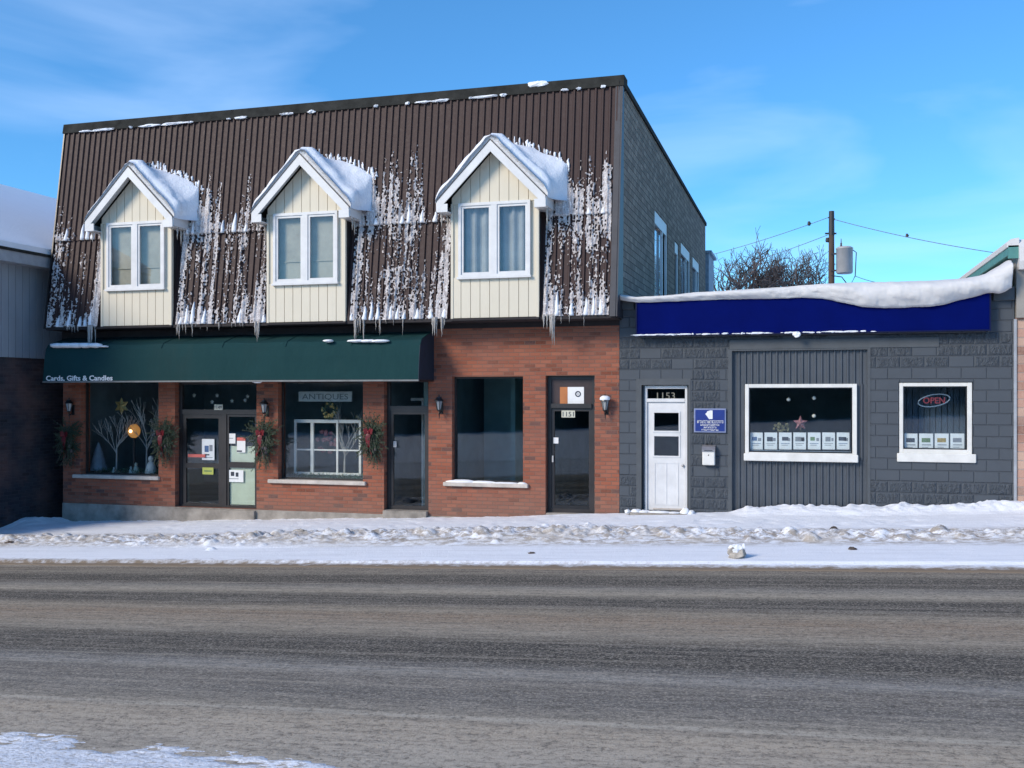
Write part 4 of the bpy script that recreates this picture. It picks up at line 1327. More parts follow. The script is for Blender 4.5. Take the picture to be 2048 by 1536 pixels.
for k in range(70):
    an = rr.uniform(0, 6.283); r_ = .12 + rr.uniform(-.03, .05)
    (m if k % 2 else m2).blob((p_[0] + r_ * math.cos(an), p_[1] + rr.uniform(-.02, .02), p_[2] + r_ * math.sin(an)), (.03, .02, .03), k, 6, 4, .3)
part('gold_leaves', m, M['gold'], t); part('greenery', m2, M['needles'], t)
t_ = MB()
for k in range(14):
    q_ = spot(rr.uniform(635, 680), rr.uniform(862, 905), 19.9)
    t_.blob(q_, (.06, .04, .05), k, 7, 5, .3)
solo('red_flowers', t_, M['pink'], 'cluster of dark red blooms behind the old white sash', 'flowers', spot(657, 885, 19.9))
# hanging white shapes in the transom
for k, (u, v) in enumerate(((388, 791), (424, 804), (434, 791), (464, 802), (490, 801), (495, 793))):
    p_ = spot(u, v, 19.6)
    t = thing('paper_star', ['leftmost small white star hanging behind the shop transom', 'second small white star from the left behind the transom, hanging low', 'third small white star behind the transom, just above the number plate', 'fourth white star behind the transom, right of the number plate', 'lower of the two close white stars at the right end of the transom', 'upper of the two close white stars at the right end of the transom'][k], 'star ornament', p_, group='white stars hanging behind the shop transom')
    part('star', star_mb(*p_, .055, 5, .5, .01), M['figurine'], t)
    part('cord', MB().tube([p_, (p_[0], p_[1], 2.7)], .002, 3), M['wire'], t)
# notices on the shop door
def notice(name, u0, u1, v0, v1, Y, mat, label, cat, marks=(), th=.004, group=None):
    uc = (u0 + u1) / 2
    a, b, c, d = PX(u0, Y), PX(u1, Y), PZ(uc, v1, Y), PZ(uc, v0, Y)
    t = thing(name, label, cat, ((a + b) / 2, Y, c), group=group)
    part('sheet', MB().bbox(a, b, Y - th, Y, c, d, .0015), mat, t)
    for k, (nm, x0, x1, z0, z1, mm) in enumerate(marks):
        part(nm, MB().box(a + (b - a) * x0, a + (b - a) * x1, Y - th - .003, Y - th - .0006, c + (d - c) * z0, c + (d - c) * z1), mm, t)
    return t
YN = YG - .003
notice('door_poster', 404, 429, 878, 920, YN - .02, M['paper'], 'pale blue poster taped to the glass shop door', 'poster',
       (('picture', .22, .55, .38, .68, M['ink_blue']), ('picture', .6, .85, .42, .72, M['ink_grey']), ('caption', .2, .6, .22, .28, M['ink']), ('caption', .2, .85, .1, .13, M['ink_grey'])))
notice('yellow_notice', 405, 427, 935, 949, YN - .02, M['yellow'], 'small yellow notice below the blue poster on the shop door', 'notice', (('caption', .15, .85, .42, .58, M['ink_green']),))
notice('white_notice', 449, 471, 867, 887, YN, M['white_paper'], 'white notice on the side glass beside the shop door', 'notice', (('caption', .2, .8, .5, .56, M['ink_grey']),))
notice('red_topped_notice', 474, 491, 875, 905, YN, M['white_paper'], 'white notice with a red top strip on the side glass', 'notice', (('heading', 0, 1, .78, 1, M['coral']), ('caption', .0, .6, .04, .14, M['ink'])))
notice('animal_poster', 449, 487, 940, 964, YN, M['white_paper'], 'white poster with three dark silhouettes on the pale green panel', 'poster',
       (('silhouette', .06, .2, .45, .8, M['ink']), ('silhouette', .34, .52, .5, .85, M['ink']), ('silhouette', .6, .74, .45, .8, M['ink']), ('caption', .2, .75, .25, .3, M['ink_grey'])))
def plate(u0, u1, v0, v1, Y, s, label, back=True):
    uc = (u0 + u1) / 2
    a, b, c, d = PX(u0, Y), PX(u1, Y), PZ(uc, v1, Y), PZ(uc, v0, Y)
    t = thing('number_plate', label, 'house number', ((a + b) / 2, Y, c))
    if back:
        part('plate', MB().bbox(a, b, Y, Y + .008, c, d, .003), M['number'], t)
        part('digits', text_mb(s, (d - c) * .95, (a + b) / 2, Y - .003, c + (d - c) * .16, width=(b - a) * .82, align='CENTER'), M['ink'], t)
    else:
        part('digits', text_mb(s, (d - c) * 1.35, (a + b) / 2, Y - .003, c, width=(b - a), align='CENTER'), M['ink_number'], t)
plate(428, 445, 809, 820, YG - .045, '1149', 'ivory number plate on the transom bar of the green awning shop')
plate(1123, 1150, 821, 835, YG - .02, '1151', 'ivory number plate at the top of the dark door beside the brick corner')
plate(1314, 1350, 784, 798, YF + .13, '1153', 'pale house number in the small transom above the white door', False)
notice('transom_picture', 1120, 1168, 774, 809, YG - .012, M['white_paper'], 'white picture with orange left part and round dark emblem above the dark door', 'picture',
       (('orange_panel', .0, .32, .0, 1.0, M['orange']),))
p_ = spot(1156, 788, YG - .02)
em = MB(); n_ = 24
for (r0, r1) in ((.035, .058), (0.0, .012)):
    vs = []
    for k in range(n_):
        a_ = 2 * math.pi * k / n_
        vs += [(p_[0] + r1 * math.cos(a_), p_[1], p_[2] + r1 * math.sin(a_)), (p_[0] + r0 * math.cos(a_), p_[1], p_[2] + r0 * math.sin(a_))]
    em.add(vs, [(2 * k, (2 * k + 2) % (2 * n_), (2 * k + 3) % (2 * n_), 2 * k + 1) for k in range(n_)])
tp = [o for o in bpy.data.objects if o.name.startswith('transom_picture')][0]
part('emblem', em, M['ink'], tp)
notice('door_sticker', 1107, 1117, 875, 887, YN - .01, M['white_paper'], 'small white sticker on the left of the dark door glass', 'sticker')

# ================================================================== LANTERNS, SWAGS
def lantern(u, v, label, snow=False):
    p = spot(u, v, 18.86); x_, y_, z_ = p
    t = thing('wall_lantern', label, 'wall lantern', (x_, YF - .002, z_), group='black carriage lanterns on the brick piers')
    part('back_plate', MB().bbox(x_ - .04, x_ + .04, YF - .02, YF - .002, z_ - .20, z_ + .02, .006), M['black_metal'], t)
    part('arm', MB().tube([(x_, YF - .02, z_ - .14), (x_, y_ + .03, z_ - .20), (x_, y_, z_ - .17), (x_, y_, z_ - .12)], .012, 6).tube([(x_, y_, z_ - .20), (x_ + .01, y_, z_ - .26), (x_, y_, z_ - .30)], [.014, .008, .004], 6), M['black_metal'], t)
    part('lamp_glass', MB().lathe([(.035, -.115), (.055, -.02), (.07, .06)], (x_, y_, z_), 6), M['lamp_glass'], t)
    cg = MB()
    for k in range(6):
        a_ = math.pi * 2 * k / 6
        cg.tube([(x_ + .037 * math.cos(a_), y_ + .037 * math.sin(a_), z_ - .115), (x_ + .073 * math.cos(a_), y_ + .073 * math.sin(a_), z_ + .06)], .006, 4)
    part('cage', cg, M['black_metal'], t)
    part('lid', MB().lathe([(.095, .055), (.09, .075), (.055, .115), (.05, .14), (.012, .15), (.012, .175), (.003, .19)], (x_, y_, z_), 12), M['black_metal'], t)
    part('cup', MB().lathe([(.012, -.15), (.042, -.125), (.042, -.112)], (x_, y_, z_), 10), M['black_metal'], t)
    if snow:
        part('snow_cap', MB().blob((x_, y_, z_ + .10), (.10, .10, .06), 3, 12, 7, .1), M['snow'], t, True)
lantern(138, 812, 'black wall lantern on the far left brick pier')
lantern(528, 814, 'black wall lantern on the pier between shop door and antiques window')
lantern(878, 808, 'black wall lantern just right of the awning end')
lantern(1210, 808, 'black wall lantern with a cap of snow at the brick corner', True)
def swag(u, v, seed, label, tail=1.0):
    p = spot(u, v, 18.86); x_, y_, z_ = p
    t = thing('evergreen_swag', label, 'evergreen swag', (x_, YF - .002, z_), group='evergreen swags with red bows on the brick piers')
    rr = random.Random(seed)
    m = MB(); st = MB()
    for k in range(170):
        an = rr.gauss(-math.pi / 2, 1.0)
        L_ = rr.uniform(.20, .46) * (1.25 if abs(an + math.pi / 2) < .6 else .8)
        if k % 5 == 0: an = rr.uniform(0, math.pi); L_ *= .9
        c0 = Vector((x_ + rr.uniform(-.11, .11), y_ + rr.uniform(-.02, .05), z_ + rr.uniform(-.15, .32)))
        d = Vector((math.cos(an) * .75, rr.uniform(-.35, .1), math.sin(an))).normalized()
        e_ = c0 + d * L_
        st.tube([c0, e_], [.005, .002], 3, False)
        for j in range(22):
            q_ = c0 + d * L_ * (j + 1) / 22
            v_ = (d * .8 + Vector((rr.gauss(0, 1), rr.gauss(0, 1), rr.gauss(0, 1)))).normalized() * rr.uniform(.035, .07)
            s_ = v_.cross(Vector((0, 1, 0))).normalized() * .008
            m.add([tuple(q_ - s_), tuple(q_ + s_), tuple(q_ + v_)], [(0, 1, 2)])
    part('needles', m, M['needles'], t); part('stems', st, M['bark'], t)
    b = MB()
    bx, bz, by = x_ - .03, z_ + .14, y_ - .07
    for s in (-1, 1):
        for (an, L_, w_) in ((.35, .15, .05), (-.25, .13, .045), (.9, .12, .04)):
            pts = []
            for i in range(9):
                a_ = math.pi * i / 8
                r_ = math.sin(a_)
                pts.append((bx + s * L_ * math.sin(a_ / 2) * 1.0 * math.cos(an) * (1 if i < 5 else 1 - (i - 4) / 4.0), by - .03 * r_, bz + L_ * math.sin(a_ / 2) * math.sin(an) * (1 if i < 5 else 1 - (i - 4) / 4.0) + (.02 if i > 4 else 0)))
            vs = []
            for i, q_ in enumerate(pts): vs += [(q_[0], q_[1], q_[2] - w_ / 2), (q_[0], q_[1] - .006, q_[2] + w_ / 2)]
            b.add(vs, [(2 * i, 2 * i + 2, 2 * i + 3, 2 * i + 1) for i in range(8)])
    b.blob((bx, by - .02, bz), (.03, .025, .03), 1, 8, 6, .1)
    for (sx, L_) in ((-.07, .46), (.03, .52), (-.01, .34)):
        vs = []
        for i in range(8):
            t_ = i / 7
            xx = bx + sx * t_ * 1.2 + .018 * math.sin(t_ * 7 + sx * 40); zz = bz - L_ * tail * t_
            vs += [(xx - .026, by - .03 * math.sin(t_ * 6), zz), (xx + .026, by - .02, zz)]
        b.add(vs, [(2 * i, 2 * i + 1, 2 * i + 3, 2 * i + 2) for i in range(7)])
    part('bow', b, M['red'], t)
    for k in range(3):
        part('pine_cone', MB().blob((x_ + rr.uniform(-.12, .15), y_ - .06, z_ - rr.uniform(.1, .3)), (.025, .025, .04), k, 8, 6, .25), M['bark'], t)
swag(136, 882, 1, 'evergreen swag with red bow on the far left pier, under its lantern')
swag(328, 880, 2, 'evergreen swag with red bow on the pier left of the shop door')
swag(527, 880, 3, 'evergreen swag with red bow on the pier right of the shop door')
swag(743, 878, 4, 'evergreen swag with red bow on the pier right of the antiques window')

# ================================================================== CHARCOAL BUILDING
CX0, CX1 = XR + .004, PX(2029)
cb = thing('charcoal_building', 'single storey charcoal painted block building with snow heaped on its flat roof', 'building', ((CX0 + CX1) / 2, YF, G(0)))
DW = (PX(1283), PX(1377), PZ(1330, 1024), PZ(1330, 770))
PA = (PX(1456), PX(1741), -.25, PZ(1600, 697))
WB = (PX(1797), PX(1946), PZ(1870, 914), PZ(1870, 764))
part('wall', wall_open(CX0, CX1, -.6, 3.86, YF + .002, YF + .25, [(DW[0], DW[1], -.6, DW[3]), (PA[0], PA[1], -.6, PA[3]), WB]), M['charcoal_block'], cb)
part('door_reveal', MB().box(DW[0] - .10, DW[0], YF - .004, YF + .2, -.5, DW[3] + .12).box(DW[1], DW[1] + .04, YF - .004, YF + .2, -.5, DW[3] + .12).box(DW[0], DW[1], YF - .004, YF + .2, DW[3], DW[3] + .12), M['charcoal_paint'], cb)
part('door_lining', MB().box(DW[0], DW[0] + .046, YF + .10, YF + .24, -.5, DW[3]).box(DW[1] - .03, DW[1], YF + .10, YF + .24, -.5, DW[3]), M['charcoal_paint'], cb)
# ribbed infill with its big window
WAo = (PX(1490), PX(1714), PZ(1600, 919), PZ(1600, 768))
rb = MB()
def ribwall(x0, x1, z0, z1, y, pitch=.112, d=.028):
    x_ = x0; P_ = []
    k = 0
    while x_ < x1 - .001:
        for a_, h_ in ((0, 0), (.5, 0), (.62, 1), (.85, 1), (.97, 0)):
            if x_ + a_ * pitch < x1: P_.append((x_ + a_ * pitch, h_ * d))
        x_ += pitch; k += 1
    P_.append((x1, 0))
    n = len(P_)
    rb.add([(px, y - h_, z0) for px, h_ in P_] + [(px, y - h_, z1) for px, h_ in P_], [(i, i + 1, n + i + 1, n + i) for i in range(n - 1)])
YPn = YF + .08
ribwall(PA[0], PA[1], -.6, WAo[2], YPn)
ribwall(PA[0], WAo[0], WAo[2], WAo[3], YPn)
ribwall(WAo[1], PA[1], WAo[2], WAo[3], YPn)
ribwall(PA[0], PA[1], WAo[3], PA[3], YPn)
part('ribbed_wall', rb, M['charcoal_metal'], cb)
part('panel_trim', MB().box(PA[0], PA[0] + .07, YF - .006, YF + .09, -.6, PA[3]).box(PA[1] - .05, PA[1] + .0, YF - .006, YF + .09, -.6, PA[3]).box(PA[0] + .07, PA[1] - .05, YF - .004, YF + .09, PA[3] - .03, PA[3]).box(CX0 + 2.05, CX1 - 1.2, YF - .012, YF, PA[3] + .0, PA[3] + .17), M['charcoal_paint'], cb)
def white_window(o, yf, sill_u=None, deep=.05):
    a, b, c, d = o
    fr = MB(); wv = .07
    fr.bbox(a, a + wv, yf - .03, yf + .06, c, d, .006); fr.bbox(b - wv * 1.1, b, yf - .03, yf + .06, c, d, .006)
    fr.bbox(a + wv, b - wv * 1.1, yf - .028, yf + .06, d - .065, d, .006); fr.bbox(a + wv, b - wv * 1.1, yf - .028, yf + .06, c, c + .12, .006)
    fo = part('window_frame', fr, M['cream_trim'], cb)
    ins = frame_mb(a + wv, b - wv * 1.1, c + .12, d - .065, yf + .0, yf + .05, .02)
    part('sash', ins, M['black_metal'], fo)
    part('window_pane', pane_mb(a + wv, b - wv * 1.1, yf + .03, c + .12, d - .065), M['glass'], fo)
    if sill_u:
        part('window_sill', MB().bbox(PX(sill_u[0]), PX(sill_u[1]), yf - .09, yf - .031, c - .10, c + .05, .01), M['cream_trim'], fo)
    return fo
fo = white_window(WAo, YF + .03)
part('sill_board', MB().bbox(WAo[0] - .02, WAo[1] + .02, YF - .045, YF - .002, WAo[2] - .035, WAo[2] + .10, .01), M['cream_trim'], fo)
white_window((WB[0] + .01, WB[1] - .01, WB[2] + .01, WB[3] - .01), YF + .05, (1794, 1952))
# room
rm = MB()
a, b = CX0 + .02, CX1 - .02
for (xa_, xb_) in ((a, PA[0] - .3), (PA[0] - .28, PA[1] + .1), (PA[1] + .12, b)):
    rm.quad((xa_, YF + .26, -.2), (xb_, YF + .26, -.2), (xb_, 23, -.2), (xa_, 23, -.2)); rm.quad((xa_, YF + .26, 3), (xb_, YF + .26, 3), (xb_, 23, 3), (xa_, 23, 3))
    rm.quad((xa_, YF + .26, -.2), (xa_, 23, -.2), (xa_, 23, 3), (xa_, YF + .26, 3)); rm.quad((xb_, YF + .26, -.2), (xb_, 23, -.2), (xb_, 23, 3), (xb_, YF + .26, 3))
    rm.quad((xa_, 23, -.2), (xb_, 23, -.2), (xb_, 23, 3), (xa_, 23, 3))
part('interior', rm, M['interior'], cb)
vb = MB()
x_ = WB[0]
while x_ < WB[1]:
    vb.box(x_, x_ + .085, YF + .62, YF + .625, WB[2] + .1, WB[3]); x_ += .098
part('vertical_blind', vb, plain('slate_blue_blind', (.05, .085, .125, 1), .7, .15), cb)
# white door with transom
a, b, c, d = DW[0] + .045, DW[1] - .03, DW[2], DW[3] - .01
YW = YF + .12
ztr = PZ(1330, 802)
fr = MB()
fr.bbox(a, a + .05, YW - .03, YW + .05, c, d, .004); fr.bbox(b - .045, b, YW - .03, YW + .05, c, d, .004)
fr.bbox(a + .05, b - .045, YW - .03, YW + .05, d - .06, d, .004); fr.bbox(a + .05, b - .045, YW - .035, YW + .05, ztr - .02, ztr + .045, .004)
fo = part('door_frame', fr, M['white_trim'], cb)
part('transom_pane', pane_mb(a + .05, b - .045, YW + .02, ztr + .045, d - .06), M['glass'], fo)
dx0, dx1 = a + .055, b - .05
gx0, gx1 = PX(1308, YW), PX(1358, YW)
g1, g2, g3, g4 = PZ(1333, 825, YW), PZ(1333, 862, YW), PZ(1333, 872, YW), PZ(1333, 912, YW)
m = wall_open(dx0, dx1, c + .02, ztr - .025, YW, YW + .04, [(gx0, gx1, g2, g1), (gx0, gx1, g4, g3)])
do = part('door', m, M['white_trim'], cb)
part('glazing_bead', frame_mb(gx0 - .025, gx1 + .025, g2 - .025, g1 + .025, YW - .012, YW - .001, .03).add(*(lambda q: (q.v, q.f))(frame_mb(gx0 - .025, gx1 + .025, g4 - .025, g3 + .025, YW - .012, YW - .001, .03))), M['white_trim'], do)
part('door_pane', pane_mb(gx0, gx1, YW + .015, g2, g1), M['glass'], do); part('door_pane', pane_mb(gx0, gx1, YW + .015, g4, g3), M['glass'], do)
pm = frame_mb(dx0 + .12, dx1 - .12, c + .12, g4 - .12, YW - .008, YW - .001, .02)
pm.box((dx0 + dx1) / 2 - .01, (dx0 + dx1) / 2 + .01, YW - .007, YW - .001, c + .14, g4 - .14)
part('door_moulding', pm, M['white_trim'], do)
part('door_knob', MB().blob((PX(1366, YW), YW - .04, PZ(1366, 931, YW)), (.028, .03, .028), 2, 12, 8, .02), M['galv'], do, True)
part('kick_strip', MB().box(dx0 + .1, dx1 - .05, YW - .012, YW - .001, c + .03, c + .06), M['sill'], do)
part('door_step', MB().bbox(PX(1265), PX(1377), YF - .30, YF + .11, -.4, c + .005, .01), M['concrete'], cb)
st_ = MB()
for k, (u, w_, h_) in enumerate(((1275, .1, .05), (1290, .14, .035), (1318, .25, .03), (1372, .09, .10), (1384, .07, .06), (1350, .12, .02), (1258, .06, .04))):
    st_.blob((PX(u), YF - .14, c + .005), (w_, .12, h_), k + 3, 12, 7, .2)
part('step_snow', st_, M['snow'], cb, True)
# cornice strips at the wall ends, parapet, roof
part('parapet_cap', MB().bbox(CX0, PX(1269), YF - .05, YF + .3, 3.74, 3.90, .01).bbox(PX(1985), CX1, YF - .05, YF + .3, 3.74, 3.97, .01).box(PX(1269) + .002, PX(1985) - .002, YF - .02, YF + .3, 3.862, 3.90), M['charcoal_paint'], cb)
part('roof', MB().box(CX0, CX1, YF + .3, 33, 3.6, 3.72), M['flashing'], cb)
# snow roll on the roof edge
us = [1238, 1270, 1330, 1390, 1470, 1549, 1600, 1649, 1700, 1730, 1789, 1850, 1889, 1933, 1960, 1981, 2001, 2018, 2029]
vt = [586, 592, 588, 582, 577, 572, 568, 564, 562, 561, 560, 558, 556, 553, 549, 543, 533, 521, 512]
vbm = [598, 604, 602, 600, 598, 596, 594, 596, 606, 613, 615, 612, 608, 596, 590, 583, 586, 578, 570]
Yr = 18.62
xk = [PX(u, Yr) for u in us]; tz = [PZ(u, v, Yr + .18) for u, v in zip(us, vt)]; bz_ = [PZ(u, v, Yr) for u, v in zip(us, vbm)]
xs_ = np.linspace(xk[0], xk[-1] - .02, 320)
tz = np.interp(xs_, xk, tz); bz_ = np.interp(xs_, xk, bz_)
ker = np.ones(7) / 7
tz = np.convolve(np.pad(tz, 3, 'edge'), ker, 'valid'); bz_ = np.convolve(np.pad(bz_, 3, 'edge'), ker, 'valid')
sr = MB(); vs = []
secn = 0
for i, x_ in enumerate(xs_):
    T, B = tz[i], bz_[i]
    hh = T - B
    fat = .06 + .30 * hh
    n1 = float(fbm(np.array(x_ * 2.0), np.array(.3), 77)) - .5
    sec = [(33, T + .1), (24, T + .1), (20.6, T + .02), (19.6, T + .0), (19.15, T - .0), (18.9, T - .01 - .05 * hh), (18.9 - fat * .55, T - .14 * hh), (18.88 - fat, T - .34 * hh), (18.85 - fat * 1.12, T - .6 * hh), (18.84 - fat * .98, T - .85 * hh), (18.80 - fat * .55, B + .0), (18.80, B + .02), (19.0, B + .05)]
    sec2 = [(24, T + .03), (20.6, T + .02), (19.6, T), (19.15, T), (18.98, T - .01)]
    for q_ in range(13):
        a_ = q_ / 12
        yy = 18.92 - (.16 * min(1, a_ * 4) + fat * .75 * math.sin(math.pi * min(1, a_ * .93 + .06)))
        sec2.append((yy, T - .02 - (hh - .02) * (a_ ** 1.15)))
    sec2 += [(18.80, B + .02), (19.0, B + .05)]
    sec = []
    for q_, (y_, z_) in enumerate(sec2):
        if 18 < y_ < 19.2:
            nA = float(fbm(np.array(x_ * 1.6 + z_), np.array(z_ * 5.0 + x_ * .8 + 5), 77, 5, .6)) - .5
            nB = float(fbm(np.array(x_ * 9.0), np.array(z_ * 14.0 + 9), 91, 3, .6)) - .5
            y_ += (.16 * nA * min(1, hh * 4) + .010 * nB) if y_ < 18.85 else 0
            if 5 < q_ < 18: y_ = min(y_, 18.765)
            z_ += .012 * nB + (.05 * nA if q_ > 12 else 0)
        sec.append((y_, z_))
    secn = len(sec)
    vs += [(x_, y_, z_) for y_, z_ in sec]
fs = [(i * secn + j, (i + 1) * secn + j, (i + 1) * secn + j + 1, i * secn + j + 1) for i in range(len(xs_) - 1) for j in range(secn - 1)]
fs += [tuple(range(secn)), tuple(reversed(range((len(xs_) - 1) * secn, len(xs_) * secn)))]
sr.add(vs, fs)
part('roof_snow', sr, M['roof_snow'], cb, True)
# sign box
sx0, sx1 = PX(1273, 18.8), PX(1980, 18.8)
sg = thing('sign_board', 'long plain royal blue sign box across the charcoal building under the roof snow', 'sign board', ((sx0 + sx1) / 2, 18.9, 3.22))
part('box', MB().box(sx0 + .01, sx1 - .01, 18.806, YF - .004, 3.225, 3.885), M['navy_dark'], sg)
part('face', MB().bbox(sx0, sx1, 18.79, 18.805, 3.235, 3.875, .004), M['navy'], sg)
part('frame', frame_mb(sx0 - .012, sx1 + .012, 3.215, 3.892, 18.775, 18.788, .022), M['navy_dark'], sg)
q = MB()
rr = random.Random(9)
for k in range(90):
    x_ = sx0 + (sx1 - sx0) * (rr.random() ** 1.3) * .72
    q.blob((x_, 18.775, 3.24 + rr.uniform(-.006, .004)), (rr.uniform(.02, .12), .02, rr.uniform(.005, .016)), k, 7, 5, .3)
q.blob((PX(1592, 18.78), 18.77, 3.20), (.07, .03, .05), 4, 8, 6, .3)
part('sign_snow', q, M['snow'], sg)
# plaque beside the door
a, b, c, d = PX(1388, 18.97), PX(1452, 18.97), PZ(1420, 865, 18.97), PZ(1420, 817, 18.97)
pq = thing('wall_plaque', 'small royal blue plaque with white emblem and lines of white lettering beside the white door', 'sign', ((a + b) / 2, 18.98, c))
part('backing', MB().bbox(a, b, 18.965, 18.995, c, d, .006), plain('pale_lilac_border', (.22, .26, .42, 1), .5, .06), pq)
part('face', MB().box(a + .025, b - .025, 18.958, 18.964, c + .025, d - .025), plain('plaque_blue', (.01, .03, .2, 1), .4, .08), pq)
cx = (a + b) / 2
em = MB()
em.prism([(cx - .005, c + .25), (cx + .05, c + .25), (cx + .05, d - .035), (cx - .005, d - .035)], 18.950, 18.957, 'y')
em.prism([(cx - .03, c + .27), (cx - .006, c + .24), (cx - .006, d - .04), (cx - .045, d - .05), (cx - .06, d - .08), (cx - .085, d - .10), (cx - .06, d - .13)], 18.951, 18.957, 'y')
part('emblem', em, M['white_paper'], pq)
zz = c + .185
for k, (s_, wd_) in enumerate((('REAL ESTATE', .44), ('BROKERAGE', .34), ('SALES', .2))[:0]):
    pass
ln = MB()
def glyphs(x0, x1, z0, h_, seed):
    rr = random.Random(seed); x_ = x0
    while x_ < x1 - .012:
        w_ = rr.uniform(.012, .026); k = rr.random()
        ln.box(x_, x_ + .005, 18.951, 18.957, z0, z0 + h_)
        if k < .6: ln.box(x_ + .005, x_ + w_, 18.951, 18.957, z0 + h_ - .006, z0 + h_)
        if k > .3: ln.box(x_ + .005, x_ + w_, 18.951, 18.957, z0, z0 + .006)
        if k > .5: ln.box(x_ + w_ - .005, x_ + w_, 18.9515, 18.9565, z0 + .006, z0 + h_ - .006)
        x_ += w_ + .007
glyphs(cx - .23, cx + .24, c + .175, .05, 1); glyphs(cx - .17, cx + .18, c + .125, .035, 2); glyphs(cx - .11, cx + .12, c + .08, .028, 3); glyphs(cx - .15, cx + .15, c + .035, .028, 4)
part('lettering', ln, M['white_paper'], pq)
# mailbox
a, b, c, d = PX(1405, 18.93), PX(1430, 18.93), PZ(1417, 930, 18.93), PZ(1417, 890, 18.93)
mb_ = thing('mailbox', 'white wall mounted letter box with metal lid below the blue plaque', 'letter box', ((a + b) / 2, 18.95, c))
part('body', MB().bbox(a, b, 18.88, 18.998, c, d - .10, .012), M['cream_trim'], mb_)
part('lid', MB().prism([(18.865, d - .12), (18.865, d - .085), (18.92, d - .03), (18.998, d), (18.998, d - .098)], a - .006, b + .006), plain('brushed_lid', (.38, .36, .37, 1), .35, .12, metal=.6), mb_)
part('lock', MB().blob(((a + b) / 2, 18.878, (c + d) / 2 - .0), (.012, .008, .012), 1, 8, 6, .02).box(a + .04, b - .04, 18.858, 18.866, d - .105, d - .095), M['black_metal'], mb_)
part('hanger', MB().box(a + .06, a + .08, 18.985, 18.998, d, d + .04).box(b - .08, b - .06, 18.985, 18.998, d, d + .04), M['black_metal'], mb_)
# listing sheets in both windows
inks = [M['ink_blue'], M['ink'], M['ink'], M['ink_grey'], M['ink_green'], M['ink_grey'], M['ink']]
ordn = ['first', 'second', 'third', 'fourth', 'fifth', 'sixth', 'last']
for k in range(7):
    u0 = 1500 + k * 28.9
    mk = [('picture', .15 + .05 * (k % 3), .55 + .1 * (k % 4), .52 - .04 * (k % 2), .74, inks[k]), ('picture', .62 + .05 * (k % 3), .88, .5, .68, M['ink_grey']), ('caption', .16, .84, .34, .37, M['ink_grey'] if k % 2 else M['ink_blue']), ('caption', .2, .7, .24, .27, M['ink_grey'])]
    notice('listing_sheet', u0, u0 + 25.5, 865, 899, YF + .10, M['paper'], f'{ordn[k]} property sheet from the left in the row of seven along the wide window', 'property sheet', mk, group='property sheets in the wide window')
for k in range(4):
    u0 = 1807 + k * 31.2
    mk = [('picture', .18, .8, .5, .74, (M['ink'], M['ink_green'], M['gold'], M['ink_grey'])[k]), ('caption', .2, .85, .33, .38, M['ink_grey']), ('caption', .2, .65, .2, .23, M['ink_grey'])]
    notice('listing_sheet', u0, u0 + 28, 867, 902, YF + .12, M['paper'], f'{["leftmost", "second", "third", "rightmost"][k]} property sheet of the four in the narrow right window', 'property sheet', mk, group='property sheets in the narrow window')
part('sheet_shelf', MB().box(WAo[0] + .08, WAo[1] - .09, YF + .105, YF + .2, WAo[2] + .1, WAo[2] + .15), M['frost'], cb)
# ornaments in the wide window
for k, (u, v) in enumerate(((1577, 799), (1628, 796), (1628, 832))):
    p_ = spot(u, v, 19.35)
    t = thing('bauble', ['white bauble hanging left of centre in the wide window', 'upper white bauble hanging right of centre in the wide window', 'lower white bauble hanging right of centre in the wide window'][k], 'bauble', p_, group='white baubles in the wide window')
    part('ball', MB().blob(p_, (.036, .036, .036), 1, 12, 8, .0), M['figurine'], t, True)
    part('cord', MB().tube([(p_[0], p_[1], p_[2] + .03), (p_[0], p_[1], 2.6)], .002, 3), M['wire'], t)
p_ = spot(1601, 846, 19.4)
t = thing('poinsettia', 'dusky pink paper poinsettia behind the property sheets', 'flower', (p_[0], p_[1], p_[2] - .3))
part('flower', star_mb(*p_, .14, 5, .45, .03).add(*(lambda q: (q.v, q.f))(star_mb(p_[0], p_[1] + .02, p_[2] - .04, .11, 6, .4))), M['pink'], t)
part('stem', MB().tube([p_, (p_[0], p_[1] + .02, p_[2] - .5)], .006, 5), M['needles'], t)
p_ = spot(1562, 855, 19.4)
t = thing('floral_pot', 'muted green and gold flower arrangement left of the pink poinsettia', 'flowers', (p_[0], p_[1], p_[2] - .3))
rr = random.Random(2); m = MB()
for k in range(24): m.blob((p_[0] + rr.uniform(-.13, .13), p_[1] + rr.uniform(-.04, .04), p_[2] + rr.uniform(-.07, .07)), (.03, .02, .03), k, 6, 4, .3)
part('leaves', m, plain('muted_sage_leaf', (.14, .14, .07, 1), .7, .3), t)
part('pot', MB().lathe([(.07, -.3), (.1, -.08)], p_, 12), M['bronze'], t)
# open sign
p_ = spot(1868, 801, 19.22)
t = thing('open_sign', 'oval open sign with red letters and blue ring in the narrow right window', 'neon sign', p_)
ring = [(p_[0] + .26 * math.cos(2 * math.pi * k / 32), p_[1], p_[2] + .105 * math.sin(2 * math.pi * k / 32) + .04 * math.cos(2 * math.pi * k / 32)) for k in range(33)]
part('ring', MB().tube(ring, .011, 6), M['neon_blue'], t)
part('letters', text_mb('OPEN', .15, p_[0], p_[1] - .003, p_[2] - .05, width=.36, align='CENTER', depth=.012, bold=True), M['neon_red'], t)
part('cord', MB().tube([(p_[0] - .2, p_[1], p_[2] + .05), (p_[0] - .2, p_[1], 2.4)], .003, 3).tube([(p_[0] + .2, p_[1], p_[2] + .1), (p_[0] + .2, p_[1], 2.4)], .003, 3), M['wire'], t)

